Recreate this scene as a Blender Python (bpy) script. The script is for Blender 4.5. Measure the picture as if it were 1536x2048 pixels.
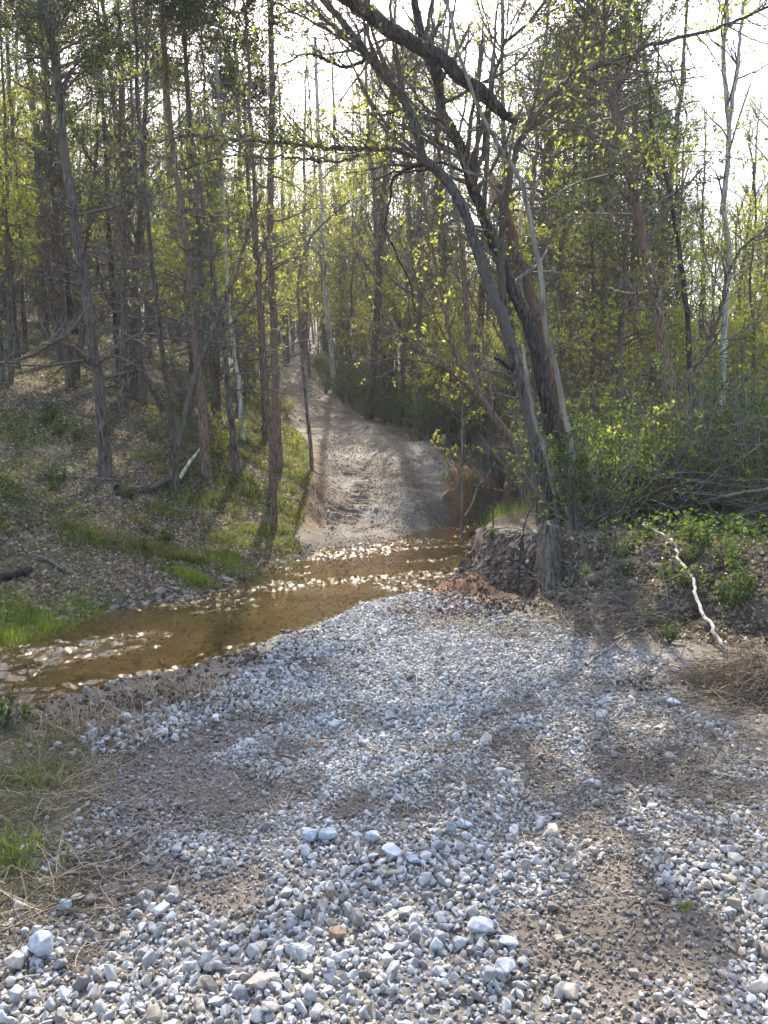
import bpy, bmesh, math, random
import numpy as np
from math import radians as rad
from mathutils import Vector

# ------------------------------------------------------------------ scene, camera, light
S = bpy.context.scene
for o in list(bpy.data.objects): bpy.data.objects.remove(o)
COL = S.collection
F = 1550.0; PITCH = math.atan2(136.0, F); CAMZ = 1.6
cam_d = bpy.data.cameras.new('camera'); cam = bpy.data.objects.new('camera', cam_d); COL.objects.link(cam)
cam_d.sensor_fit = 'VERTICAL'; cam_d.sensor_height = 36.0; cam_d.lens = 36.0*F/2048.0
cam_d.clip_start = 0.05; cam_d.clip_end = 2000
cam.location = (0, 0, CAMZ); cam.rotation_euler = (math.pi/2-PITCH, 0, 0)
S.camera = cam
SUN_AZ = rad(-5.0); SUN_EL = rad(45.0)
w = bpy.data.worlds.new("World"); S.world = w; w.use_nodes = True
nt = w.node_tree; nt.nodes.clear()
wo = nt.nodes.new('ShaderNodeOutputWorld'); bg = nt.nodes.new('ShaderNodeBackground'); sky = nt.nodes.new('ShaderNodeTexSky')
sky.sky_type = 'NISHITA'; sky.sun_disc = False; sky.sun_elevation = SUN_EL; sky.sun_rotation = SUN_AZ % (2*math.pi)
sky.air_density = 1.0; sky.dust_density = 3.0; sky.ozone_density = 0.6
bg.inputs['Strength'].default_value = 0.15
nt.links.new(sky.outputs[0], bg.inputs[0]); nt.links.new(bg.outputs[0], wo.inputs[0])
sd_ = bpy.data.lights.new('sun', 'SUN'); sun = bpy.data.objects.new('sun', sd_); COL.objects.link(sun)
sd_.energy = 3.6; sd_.angle = rad(0.55); sd_.color = (1.0, 0.93, 0.80)
to_sun = Vector((math.sin(SUN_AZ)*math.cos(SUN_EL), math.cos(SUN_AZ)*math.cos(SUN_EL), math.sin(SUN_EL)))
sun.rotation_euler = to_sun.to_track_quat('Z', 'Y').to_euler(); sun.location = (0, 0, 40)
S.view_settings.view_transform = 'Standard'; S.view_settings.look = 'None'
S.view_settings.exposure = 1.9; S.view_settings.gamma = 1.0
S.render.engine = 'CYCLES'
S.cycles.max_bounces = 6; S.cycles.diffuse_bounces = 3; S.cycles.glossy_bounces = 3
S.cycles.transmission_bounces = 4; S.cycles.transparent_max_bounces = 8
S.cycles.sample_clamp_indirect = 6.0

HAZE = 0.0006
S.cycles.volume_bounces = 0
rng = np.random.default_rng(7)

# ------------------------------------------------------------------ camera maths
CP, SP = math.cos(PITCH), math.sin(PITCH)
def ray(px, py):
    a = (px-768.0)/F; b = (1024.0-py)/F
    return np.array([a, CP + b*SP, -SP + b*CP])
def at(px, py, Y):                       # point at world distance Y along the road
    d = ray(px, py); return np.array([0, 0, CAMZ]) + d*(Y/d[1])
def on_plane(px, py, z):
    d = ray(px, py); return np.array([0, 0, CAMZ]) + d*((z-CAMZ)/d[2])

# ------------------------------------------------------------------ terrain
ZW = -0.35
ctrl = [(-3,1,0),(0,-5,0.02),(-6,-5,0.1),(6,-5,0.1),(0,0,0),(3.5,1,.05),(0,4,-.04),(-2.0,4,-.05),(2.5,4,.03),(0,7,-.16),(1.5,7.4,-.12),
        (-.6,9,-.3),(.9,9.6,-.25),(-3.2,4.2,-.12),(-5,3,.0),(-9,0,.3),(9,0,.3),(4.5,5,.12),(9,6,.2),(2.6,6.2,.0),(3.5,7.5,.0),(6,7.5,.05),
        (2.2,9.5,-.08),(4.2,10.2,.02),(3,11,.0),(8,11,.1),(14,9,.3),(-20,-5,2),(20,-8,1),(-14,2,2.0),(2.5,15,.25),(5,17,.3)]
pc = [(1250,985,16),(1450,985,16),(1400,930,30),(1300,905,60),(1100,985,22),(1000,965,23),(985,900,27),(1600,980,18),
      (905,1005,18.5),(900,925,21.5),(860,885,23.5),(740,850,27),(650,790,36),(600,740,46),(560,700,56),
      (770,1060,16.8),(770,960,19.8),(760,900,22.8),(680,870,26),(700,1060,16.8),
      (640,1062,16.8),(650,960,20),(640,900,23.5),(600,860,28),(570,800,36),(530,730,48),(500,700,56),
      (600,1000,17),(590,1060,15.2),(560,940,18.3),(545,1060,14.5),(470,950,16.5),(400,1100,12.6),(350,1000,14.3),(210,955,14),(0,1000,11.3),
      (200,1100,10.8),(0,1180,9),(0,900,14),(0,800,18),(200,800,19.5),(0,700,25),(0,620,33),(200,700,27),(200,640,35),
      (400,750,31),(400,850,21.5),(480,780,30),(300,900,17),(-300,900,10),(-300,700,17),(-300,1100,7.5),(-300,600,30),(100,600,60),(300,620,60),
      (500,650,80),(900,740,70),(800,800,45),(900,850,32),(1000,850,45),(1200,890,60),(1500,900,60),(1500,890,110),(1000,820,110),(500,560,130),(0,500,130),(-600,450,130),(2000,880,60)]
ctrl = np.array([list(c) for c in ctrl] + [list(at(*p)) for p in pc], float)
def _phi(r): return r
_n = len(ctrl); _A = np.zeros((_n+3, _n+3))
_D = np.linalg.norm(ctrl[:, None, :2]-ctrl[None, :, :2], axis=2)
_A[:_n, :_n] = _phi(_D) - 0.15*np.eye(_n)
_A[:_n, _n] = 1; _A[:_n, _n+1:] = ctrl[:, :2]; _A[_n:, :_n] = _A[:_n, _n:].T
_W = np.linalg.solve(_A, np.concatenate([ctrl[:, 2], np.zeros(3)]))
def rbf(x, y):
    x = np.asarray(x, float); y = np.asarray(y, float); z = _W[_n] + _W[_n+1]*x + _W[_n+2]*y
    for i in range(_n): z = z + _W[i]*np.sqrt((x-ctrl[i, 0])**2+(y-ctrl[i, 1])**2)
    return z
# smooth value noise
_tab = np.random.default_rng(3).random((256, 256))
def vn(x, y, f, ox=0.0):
    x = np.asarray(x)*f+ox+1000.3; y = np.asarray(y)*f+ox*1.7+1000.7
    xi = np.floor(x).astype(int); yi = np.floor(y).astype(int); fx = x-xi; fy = y-yi
    fx = fx*fx*(3-2*fx); fy = fy*fy*(3-2*fy); a = xi % 256; b = yi % 256; a1 = (a+1) % 256; b1 = (b+1) % 256
    return (_tab[a, b]*(1-fx)+_tab[a1, b]*fx)*(1-fy)+(_tab[a, b1]*(1-fx)+_tab[a1, b1]*fx)*fy - 0.5
def fbm(x, y, f, o=4, ox=0.0):
    s = 0; a = 1
    for k in range(o): s = s + a*vn(x, y, f*2**k, ox+k*13.1); a *= .5
    return s
def sstep(a, b, x): t = np.clip((x-a)/(b-a), 0, 1); return t*t*(3-2*t)
def sdist(poly, x, y):                   # + outside, - inside
    x = np.asarray(x, float); y = np.asarray(y, float)
    d = np.full(x.shape, 1e9); ins = np.zeros(x.shape, bool); n = len(poly)
    for i in range(n):
        ax, ay = poly[i][:2]; bx, by = poly[(i+1) % n][:2]; ex, ey = bx-ax, by-ay
        t = np.clip(((x-ax)*ex+(y-ay)*ey)/(ex*ex+ey*ey+1e-12), 0, 1)
        d = np.minimum(d, (x-ax-t*ex)**2+(y-ay-t*ey)**2)
        c = ((ay > y) != (by > y)); xx = ax+(y-ay)*ex/(ey if abs(ey) > 1e-9 else 1e-9)
        ins ^= (c & (x < xx))
    d = np.sqrt(d); return np.where(ins, -d, d)
creek_px = [(-700,1640),(-300,1530),(0,1443),(120,1430),(260,1392),(420,1330),(560,1278),(680,1228),(760,1198),(850,1176),(905,1145),(950,1105),(990,1068),(1050,1058),(1150,1052),(1300,1050),
            (1300,1034),(1150,1030),(1030,1032),(960,1045),(890,1052),(800,1078),(720,1092),(645,1098),(600,1118),(520,1152),(420,1188),(330,1202),(200,1228),(100,1252),(0,1290),(-300,1375),(-700,1470)]
creek = [on_plane(a, b, ZW)[:2] for a, b in creek_px]
mound = [(1.0,10.6),(1.2,9.75),(1.5,9.25),(1.85,8.85),(2.15,8.2),(2.45,7.2),(2.75,6.5),(3.4,5.9),(4.6,5.3),(8,5.0),(16,5),(16,12.5),(8,13),(4.5,13.2),(2.4,13.2),(1.4,12.2)]
def ground(x, y):
    x = np.asarray(x, float); y = np.asarray(y, float)
    z = rbf(x, y)
    near = 1-sstep(30, 60, y)
    left = sstep(-.5, 1.5, -x + (12-y)*0.15)
    z = z + fbm(x, y, .5, 3, 5)*.16*near*sstep(9, 14, np.abs(x)*2+y*.6) + fbm(x, y, 2.1, 3, 9)*.045
    md = sdist(mound, x+.3*vn(x, y, 1.7)+.16*vn(x, y, 5.5, 3), y+.3*vn(x, y, 1.7, 40)+.16*vn(x, y, 5.5, 43))
    hgt = .62-.22*sstep(2.6, 5, x)*1.0
    z = z + hgt*sstep(.22, -.42-.5*sstep(2.2, 3.5, x), md)
    z = z + .30*np.exp(-((x-1.02)/.30)**2-((y-9.35)/.55)**2)*(1+.8*fbm(x, y, 4, 3, 17))
    facem = np.exp(-((md+.08)/.22)**2)
    z = z + facem*.30*fbm(x, y, 3.2, 5, 60)
    # track cleats on the far side of the ford
    wv = 0
    for cx in (-.78, 1.10):
        on = sstep(.44, .36, np.abs(x-cx-(y-17)*.02))*sstep(15.9, 16.4, y)*sstep(21.5, 20.0, y)
        sw = (np.modf((y+.05*vn(x, y, 2))/.165)[0])
        brk = sstep(-.35, .05, fbm(x, y, 2.6, 3, 5)); wv = wv - on*.045 + on*.062*brk*sstep(.22, .10, np.abs(sw-.5)) + on*.02*fbm(x, y, 9, 2, 2)
    z = z + wv
    roadc = np.where(y < 22, .15, .15-(y-22)*.21)
    z = z + (.045*fbm(x, y, 5, 4, 99)+.07*np.clip(fbm(x, y, 1.6, 3, 98), 0, 1))*sstep(15, 17, y)*sstep(34, 28, y)*sstep(4, 2, np.abs(x))
    z = z + .10*np.clip(fbm(x, y, 3.3, 4, 77), 0, 1)*sstep(15.5, 17, y)*sstep(26, 22, y)*(np.exp(-((x-2.0)/.7)**2)+np.exp(-((x+1.75)/.45)**2)+.25*np.exp(-((x-.15)/.35)**2))
    z = z + .28*np.exp(-((x-2.35)/.55)**2-((y-19.2)/1.5)**2)*(1+vn(x, y, 3))
    cd = sdist(creek, x+.22*vn(x, y, 1.3, 3)+.1*vn(x, y, 4, 8), y+.22*vn(x, y, 1.3, 30))
    base = np.maximum(z, ZW+.06+.05*vn(x, y, 3))
    wbank = .35+.5*sstep(-1, 1, vn(x, y, .8, 70)*3)
    out = ZW-.02+(base-(ZW-.02))*sstep(-.02, wbank, cd)
    inn = ZW-.02-.05*sstep(0, .25, -cd)-.11*sstep(.1, 1.0, -cd)*(1-.55*sstep(12.5, 14.5, y))+.05*fbm(x, y, 1.6, 4, 21)*sstep(.1, .5, -cd)
    return np.where(cd > 0, out, inn)
def g1(x, y): return float(ground(np.array([x]), np.array([y]))[0])
_Ys = np.concatenate([np.arange(.9, 12, .06), np.arange(12, 30, .15), np.arange(30, 140, .6)])
def hit(px, py):                          # where the pixel's ray meets the ground
    d = ray(px, py); P = np.array([0, 0, CAMZ])[None]+d[None]*(_Ys/d[1])[:, None]
    g = ground(P[:, 0], P[:, 1]); b = np.where(P[:, 2] < g)[0]
    if len(b) == 0: return at(px, py, 60)
    i = b[0]; y = _Ys[i]; p = P[i].copy(); p[2] = g[i]; return p

# ------------------------------------------------------------------ mesh helpers
def newmesh(name, V, quads=None, tris=None, col=None, rnd=None, smooth=False):
    V = np.asarray(V, np.float32).reshape(-1, 3); me = bpy.data.meshes.new(name)
    q = np.zeros((0, 4), np.int32) if quads is None else np.asarray(quads, np.int32).reshape(-1, 4)
    t = np.zeros((0, 3), np.int32) if tris is None else np.asarray(tris, np.int32).reshape(-1, 3)
    me.vertices.add(len(V)); me.vertices.foreach_set('co', V.ravel())
    me.loops.add(q.size+t.size); me.loops.foreach_set('vertex_index', np.concatenate([q.ravel(), t.ravel()]))
    nq, ntr = len(q), len(t); me.polygons.add(nq+ntr)
    me.polygons.foreach_set('loop_start', np.concatenate([np.arange(nq)*4, nq*4+np.arange(ntr)*3]).astype(np.int32))
    me.polygons.foreach_set('use_smooth', np.full(nq+ntr, smooth))
    if col is not None:
        a = me.attributes.new('Col', 'FLOAT_COLOR', 'POINT'); c = np.ones((len(V), 4), np.float32); c[:, :3] = col
        a.data.foreach_set('color', c.ravel())
    if rnd is not None:
        a = me.attributes.new('rnd', 'FLOAT', 'POINT'); a.data.foreach_set('value', np.asarray(rnd, np.float32))
    me.update(calc_edges=True); return me
def link(name, me, mat=None, parent=None, loc=None):
    o = bpy.data.objects.new(name, me); COL.objects.link(o)
    if mat is not None and len(me.materials) == 0: me.materials.append(mat)
    if parent is not None: o.parent = parent
    if loc is not None: o.location = loc
    return o
def tag(o, label=None, cat=None, group=None, kind=None):
    if label: o['label'] = label
    if cat: o['category'] = cat
    if group: o['group'] = group
    if kind: o['kind'] = kind
    return o
def empty(name, loc, label=None, cat=None, group=None, rz=0):
    o = bpy.data.objects.new(name, None); COL.objects.link(o); o.location = loc; o.rotation_euler = (0, 0, rz)
    o.empty_display_size = .2; return tag(o, label, cat, group)
def nrm(a): return a/np.maximum(np.linalg.norm(a, axis=-1, keepdims=True), 1e-9)

class Geo:
    def __init__(s): s.V = []; s.Q = []; s.T = []; s.R = []; s.n = 0
    def add(s, V, Q=None, T=None, R=None):
        V = V.reshape(-1, 3); s.V.append(V)
        if Q is not None: s.Q.append(Q.reshape(-1, 4)+s.n)
        if T is not None: s.T.append(T.reshape(-1, 3)+s.n)
        s.R.append(np.full(len(V), .5) if R is None else R.reshape(-1)); s.n += len(V)
    def tubes(s, P, R, sides=3, rnd=None, rough=0.0, rg=None, flare=0.0):
        P = np.asarray(P, float); R = np.asarray(R, float); N, K = P.shape[:2]
        if N == 0: return
        T = nrm(np.gradient(P, axis=1)); ax = P[:, -1]-P[:, 0]
        ref = np.zeros((N, 3)); ref[np.arange(N), np.argmin(np.abs(ax), axis=1)] = 1
        n = nrm(np.cross(T, ref[:, None, :])); b = np.cross(T, n)
        a = np.arange(sides)/sides*2*np.pi
        rr = R[:, :, None]*np.ones(sides)
        if rough > 0:
            q = (rg or rng); lob = q.random((N, 1, sides))*.5+q.random((N, K, sides))*.5; rr = rr*(1+rough*(lob-.5)*2)
        V = P[:, :, None, :]+rr[..., None]*(np.cos(a)[None, None, :, None]*n[:, :, None, :]+np.sin(a)[None, None, :, None]*b[:, :, None, :])
        i = np.arange(N)[:, None, None]*K*sides+np.arange(K-1)[None, :, None]*sides
        j = np.arange(sides)[None, None, :]; j2 = (j+1) % sides
        Q = np.stack([i+j, i+j2, i+sides+j2, i+sides+j], -1)
        rv = None if rnd is None else np.repeat(rnd, K*sides)
        s.add(V, Q=Q, R=rv)
        if sides > 4:                     # cap the tip
            base = s.n-N*K*sides
            c = P[:, -1]+T[:, -1]*R[:, -1:]*.6; ci = s.n; s.add(c)
            k = (base+np.arange(N)[:, None]*K*sides+(K-1)*sides)
            s.T.append(np.stack([k+np.arange(sides), k+(np.arange(sides)+1) % sides, np.repeat((ci+np.arange(N))[:, None], sides, 1)], -1).reshape(-1, 3))
    def leaves(s, C, D, L, W, rg, fold=.25, rnd=None):     # pointed folded leaves: base C, direction D, length L, width W
        N = len(C)
        if N == 0: return
        D = nrm(D); r = rg.normal(size=(N, 3)); U = nrm(np.cross(D, r)); Nn = np.cross(D, U)
        L = np.broadcast_to(L, (N,))[:, None]; W = np.broadcast_to(W, (N,))[:, None]
        a = C; b = C+D*L*.45+U*W*.5+Nn*W*fold; c = C+D*L; d = C+D*L*.45-U*W*.5+Nn*W*fold
        V = np.stack([a, b, c, d], 1); i = np.arange(N)[:, None]*4
        T = np.concatenate([i+np.array([0, 1, 2]), i+np.array([0, 2, 3])], 1)
        s.add(V, T=T, R=np.repeat(rg.random(N) if rnd is None else rnd, 4))
    def mesh(s, name, smooth=False):
        return newmesh(name, np.concatenate(s.V), np.concatenate(s.Q) if s.Q else None, np.concatenate(s.T) if s.T else None, rnd=np.concatenate(s.R), smooth=smooth)

def spawn(rg, P, R, n, t0, t1, ang, ln, k=5, wob=.15, bias=(0, 0, .1), rf=.5, taper=.3, tip=.3, curve=None):
    N, K = P.shape[:2]; idx = np.repeat(np.arange(N), n); M = len(idx)
    t = rg.uniform(t0, t1, M); sg = t*(K-1); i = np.minimum(sg.astype(int), K-2); f = (sg-i)[:, None]
    b = P[idx, i]*(1-f)+P[idx, i+1]*f; tg = nrm(P[idx, i+1]-P[idx, i])
    r0 = (R[idx, i]*(1-f[:, 0])+R[idx, i+1]*f[:, 0])
    u = nrm(np.cross(tg, nrm(rg.normal(size=(M, 3))))); v = rg.uniform(ang[0], ang[1], M)[:, None]
    d = nrm(np.cos(v)*tg+np.sin(v)*u); L = rg.uniform(ln[0], ln[1], M)*(1-taper*(t-t0)/max(t1-t0, 1e-6))
    bias = np.array(bias); pts = [b]; cur = b; dd = d; c2 = np.array(curve) if curve is not None else 0
    for j in range(k-1):
        dd = nrm(dd+rg.normal(size=(M, 3))*wob+bias+c2*j); cur = cur+dd*(L/(k-1))[:, None]; pts.append(cur)
    r = np.minimum(r0*rf, L*.03+.002)[:, None]*np.linspace(1, tip, k)[None]
    return np.stack(pts, 1), r
def smooth_path(pts, n):
    p = np.asarray(pts, float); p = np.vstack([2*p[0]-p[1], p, 2*p[-1]-p[-2]]); out = []
    m = len(p)-3; ts = np.linspace(0, m-1e-6, n)
    for t in ts:
        i = int(t); f = t-i; a, b, c, d = p[i:i+4]
        out.append(.5*((2*b)+(-a+c)*f+(2*a-5*b+4*c-d)*f*f+(-a+3*b-3*c+d)*f**3))
    return np.array(out)

# ------------------------------------------------------------------ materials
def mat(name):
    m = bpy.data.materials.new(name); m.use_nodes = True; m.node_tree.nodes.clear(); return m, m.node_tree
def N(t, ty, **kw):
    n = t.nodes.new(ty)
    for k, v in kw.items():
        if k in n.inputs: n.inputs[k].default_value = v
        else: setattr(n, k, v)
    return n
def ramp(t, src, stops):
    r = t.nodes.new('ShaderNodeValToRGB'); e = r.color_ramp.elements
    while len(e) > 1: e.remove(e[0])
    e[0].position = stops[0][0]; e[0].color = (*stops[0][1], 1)
    for p, c in stops[1:]: q = e.new(p); q.color = (*c, 1)
    t.links.new(src, r.inputs[0]); return r.outputs[0]
def mixc(t, fac, a, b, mode='MIX'):
    m = t.nodes.new('ShaderNodeMix'); m.data_type = 'RGBA'; m.blend_type = mode
    for s_, v in ((m.inputs[0], fac), (m.inputs[6], a), (m.inputs[7], b)):
        if hasattr(v, 'is_linked'): t.links.new(v, s_)
        else: s_.default_value = v if not isinstance(v, tuple) else (*v, 1)
    return m.outputs[2]
def coords(t, scale=(1, 1, 1)):
    tc = N(t, 'ShaderNodeTexCoord'); mp = N(t, 'ShaderNodeMapping'); mp.inputs['Scale'].default_value = scale
    t.links.new(tc.outputs['Object'], mp.inputs[0]); return mp.outputs[0]
def noise(t, vec, scale, detail=4, rough=.6):
    n = N(t, 'ShaderNodeTexNoise'); n.inputs['Scale'].default_value = scale; n.inputs['Detail'].default_value = detail; n.inputs['Roughness'].default_value = rough
    t.links.new(vec, n.inputs['Vector']); return n.outputs['Fac']
def bump(t, h, strength, dist):
    b = N(t, 'ShaderNodeBump'); b.inputs['Strength'].default_value = strength; b.inputs['Distance'].default_value = dist
    t.links.new(h, b.inputs['Height']); return b.outputs[0]
def finish(t, col, rough=.85, normal=None, spec=.3):
    p = N(t, 'ShaderNodeBsdfPrincipled'); o = N(t, 'ShaderNodeOutputMaterial')
    if hasattr(col, 'is_linked'): t.links.new(col, p.inputs['Base Color'])
    else: p.inputs['Base Color'].default_value = (*col, 1)
    if hasattr(rough, 'is_linked'): t.links.new(rough, p.inputs['Roughness'])
    else: p.inputs['Roughness'].default_value = rough
    p.inputs['Specular IOR Level'].default_value = spec
    if normal is not None: t.links.new(normal, p.inputs['Normal'])
    t.links.new(p.outputs[0], o.inputs[0]); return p
def bark(name, dark, mid, light, sc=9, strength=.7, patch=None):
    m, t = mat(name); v = coords(t, (1, 1, .16)); n = noise(t, v, sc*3, 6, .65)
    c = ramp(t, n, [(.40, dark), (.5, mid), (.62, light)])
    n2 = noise(t, coords(t, (1, 1, .6)), 2.2, 3)
    c = mixc(t, ramp(t, n2, [(.45, (0, 0, 0)), (.65, (1, 1, 1))]), c, patch if patch else mid)
    oi = N(t, 'ShaderNodeObjectInfo'); vr = N(t, 'ShaderNodeMapRange'); vr.inputs['To Min'].default_value = .75; vr.inputs['To Max'].default_value = 1.25
    t.links.new(oi.outputs['Random'], vr.inputs['Value']); mx = mixc(t, 1.0, c, (1, 1, 1), 'MULTIPLY'); t.links.new(vr.outputs[0], mx.node.inputs[7])
    finish(t, mx, .9, bump(t, n, min(1, strength*1.3), .05)); return m
def leafmat(name, stops, trans=.55, gloss=.25):
    m, t = mat(name); at_ = N(t, 'ShaderNodeAttribute'); at_.attribute_name = 'rnd'
    c = ramp(t, at_.outputs['Fac'], stops)
    p = N(t, 'ShaderNodeBsdfPrincipled'); p.inputs['Roughness'].default_value = .55; p.inputs['Specular IOR Level'].default_value = gloss
    tr = N(t, 'ShaderNodeBsdfTranslucent'); mx = N(t, 'ShaderNodeMixShader'); mx.inputs[0].default_value = trans; o = N(t, 'ShaderNodeOutputMaterial')
    t.links.new(c, p.inputs['Base Color'])
    c2 = mixc(t, 1.0, c, (1.25, 1.2, .55), 'MULTIPLY'); t.links.new(c2, tr.inputs['Color'])
    t.links.new(p.outputs[0], mx.inputs[1]); t.links.new(tr.outputs[0], mx.inputs[2]); t.links.new(mx.outputs[0], o.inputs[0]); return m
M = {}
M['bark_grey'] = bark('bark_grey', (.045, .035, .027), (.125, .10, .08), (.235, .2, .165), 9, .8, (.16, .135, .11))
M['bark_black'] = bark('bark_black', (.018, .015, .013), (.05, .042, .038), (.11, .095, .085), 12, 1.0)
M['bark_red'] = bark('bark_red', (.06, .038, .026), (.19, .125, .09), (.34, .24, .18), 14, .9, (.2, .135, .1))
M['bark_brown'] = bark('bark_brown', (.045, .036, .028), (.13, .105, .08), (.25, .21, .165), 10, .8)
M['bark_pale'] = bark('bark_pale', (.2, .18, .14), (.42, .39, .33), (.62, .6, .54), 4, .3, (.34, .31, .26))
M['bark_smooth'] = bark('bark_smooth', (.10, .085, .065), (.20, .17, .135), (.31, .27, .22), 5, .35)
M['twig'] = bark('twig', (.065, .054, .045), (.145, .125, .105), (.26, .23, .195), 6, .2)
M['twig_pale'] = bark('twig_pale', (.13, .11, .085), (.25, .215, .175), (.4, .36, .3), 6, .2)
M['twig_mid'] = bark('twig_mid', (.07, .058, .046), (.15, .13, .105), (.30, .265, .22), 6, .2)
M['bark_fork'] = bark('bark_fork', (.035, .03, .027), (.10, .09, .08), (.21, .195, .18), 13, .95, (.13, .12, .105))
M['split_wood'] = bark('split_wood', (.35, .22, .13), (.6, .45, .31), (.78, .66, .5), 20, .5, (.5, .33, .2))
M['leaf_spring'] = leafmat('leaf_spring', [(0, (.15, .18, .055)), (.5, (.29, .33, .09)), (1, (.44, .43, .16))], .68)
M['leaf_green'] = leafmat('leaf_green', [(0, (.03, .05, .016)), (.5, (.075, .12, .03)), (1, (.16, .22, .05))], .5)
M['leaf_cedar'] = leafmat('leaf_cedar', [(0, (.025, .038, .02)), (.6, (.06, .082, .038)), (1, (.13, .15, .06))], .45, .15)
M['leaf_cedar_dusty'] = leafmat('leaf_cedar_dusty', [(0, (.05, .06, .03)), (.6, (.12, .13, .065)), (1, (.22, .21, .11))], .4, .15)
M['leaf_wood'] = leafmat('leaf_wood', [(0, (.09, .10, .055)), (.5, (.19, .195, .105)), (.8, (.27, .285, .12)), (1, (.40, .39, .18))], .62)
M['grass'] = leafmat('grass', [(0, (.07, .09, .03)), (.5, (.14, .17, .05)), (1, (.30, .28, .13))], .5)
M['grass_bright'] = leafmat('grass_bright', [(0, (.08, .13, .02)), (.6, (.17, .26, .035)), (1, (.30, .33, .08))], .5)
M['straw'] = leafmat('straw', [(0, (.11, .08, .055)), (.5, (.24, .19, .135)), (1, (.46, .39, .28))], .3)
M['litter'] = leafmat('litter', [(0, (.10, .07, .045)), (.5, (.21, .165, .12)), (.85, (.34, .29, .23)), (1, (.5, .45, .38))], .25, .4)

def vcol_mat(name, rough=.9, bsc=40, bst=.5, bd=.01, var=.5, spec=.25):
    m, t = mat(name); a = N(t, 'ShaderNodeAttribute'); a.attribute_name = 'Col'; v = coords(t)
    n = noise(t, v, bsc, 6, .7); n2 = noise(t, v, bsc*.13, 4, .6)
    c = mixc(t, 1.0, a.outputs['Color'], ramp(t, n, [(.3, (1-var,)*3), (.7, (1+var*.8,)*3)]), 'MULTIPLY')
    c = mixc(t, 1.0, c, ramp(t, n2, [(.3, (.8, .8, .8)), (.7, (1.2, 1.2, 1.2))]), 'MULTIPLY')
    finish(t, c, rough, bump(t, n, bst, bd), spec); return m
M['ground'] = vcol_mat('ground', .9, 28, .8, .03, .5)
M['stone'] = vcol_mat('stone', .8, 45, .6, .006, .35, .3)
M['mud'] = vcol_mat('mud', .85, 50, .8, .012, .45)

def water_mat():
    m, t = mat('creek_water'); v = coords(t, (1, 1, 1))
    mp = N(t, 'ShaderNodeMapping'); mp.inputs['Rotation'].default_value = (0, 0, rad(-28)); mp.inputs['Scale'].default_value = (1, 2.2, 1)
    tc = N(t, 'ShaderNodeTexCoord'); t.links.new(tc.outputs['Object'], mp.inputs[0])
    n1 = noise(t, mp.outputs[0], 9, 3, .6); n2 = noise(t, mp.outputs[0], 55, 3, .6)
    ad = N(t, 'ShaderNodeMath', operation='MULTIPLY_ADD'); t.links.new(n2, ad.inputs[0]); ad.inputs[1].default_value = .8; t.links.new(n1, ad.inputs[2])
    rif = noise(t, v, .9, 3, .55); rr = N(t, 'ShaderNodeMapRange'); t.links.new(rif, rr.inputs['Value']); rr.inputs['From Min'].default_value = .40; rr.inputs['From Max'].default_value = .56; rr.inputs['To Min'].default_value = .35; rr.inputs['To Max'].default_value = 1.0
    b = N(t, 'ShaderNodeBump'); b.inputs['Distance'].default_value = .003; t.links.new(ad.outputs[0], b.inputs['Height']); t.links.new(rr.outputs[0], b.inputs['Strength'])
    gl = N(t, 'ShaderNodeBsdfGlossy'); gl.inputs['Roughness'].default_value = .035; gl.inputs['Color'].default_value = (1, 1, 1, 1); t.links.new(b.outputs[0], gl.inputs['Normal'])
    tr = N(t, 'ShaderNodeBsdfTransparent'); tr.inputs['Color'].default_value = (.80, .68, .44, 1)
    df = N(t, 'ShaderNodeBsdfDiffuse'); df.inputs['Color'].default_value = (.11, .08, .035, 1)
    m0 = N(t, 'ShaderNodeMixShader'); m0.inputs[0].default_value = .25; t.links.new(tr.outputs[0], m0.inputs[1]); t.links.new(df.outputs[0], m0.inputs[2])
    fr = N(t, 'ShaderNodeFresnel'); fr.inputs['IOR'].default_value = 1.33; t.links.new(b.outputs[0], fr.inputs['Normal'])
    mx = N(t, 'ShaderNodeMixShader'); t.links.new(fr.outputs[0], mx.inputs[0]); t.links.new(m0.outputs[0], mx.inputs[1]); t.links.new(gl.outputs[0], mx.inputs[2])
    o = N(t, 'ShaderNodeOutputMaterial'); t.links.new(mx.outputs[0], o.inputs[0]); return m
M['water'] = water_mat()

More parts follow.
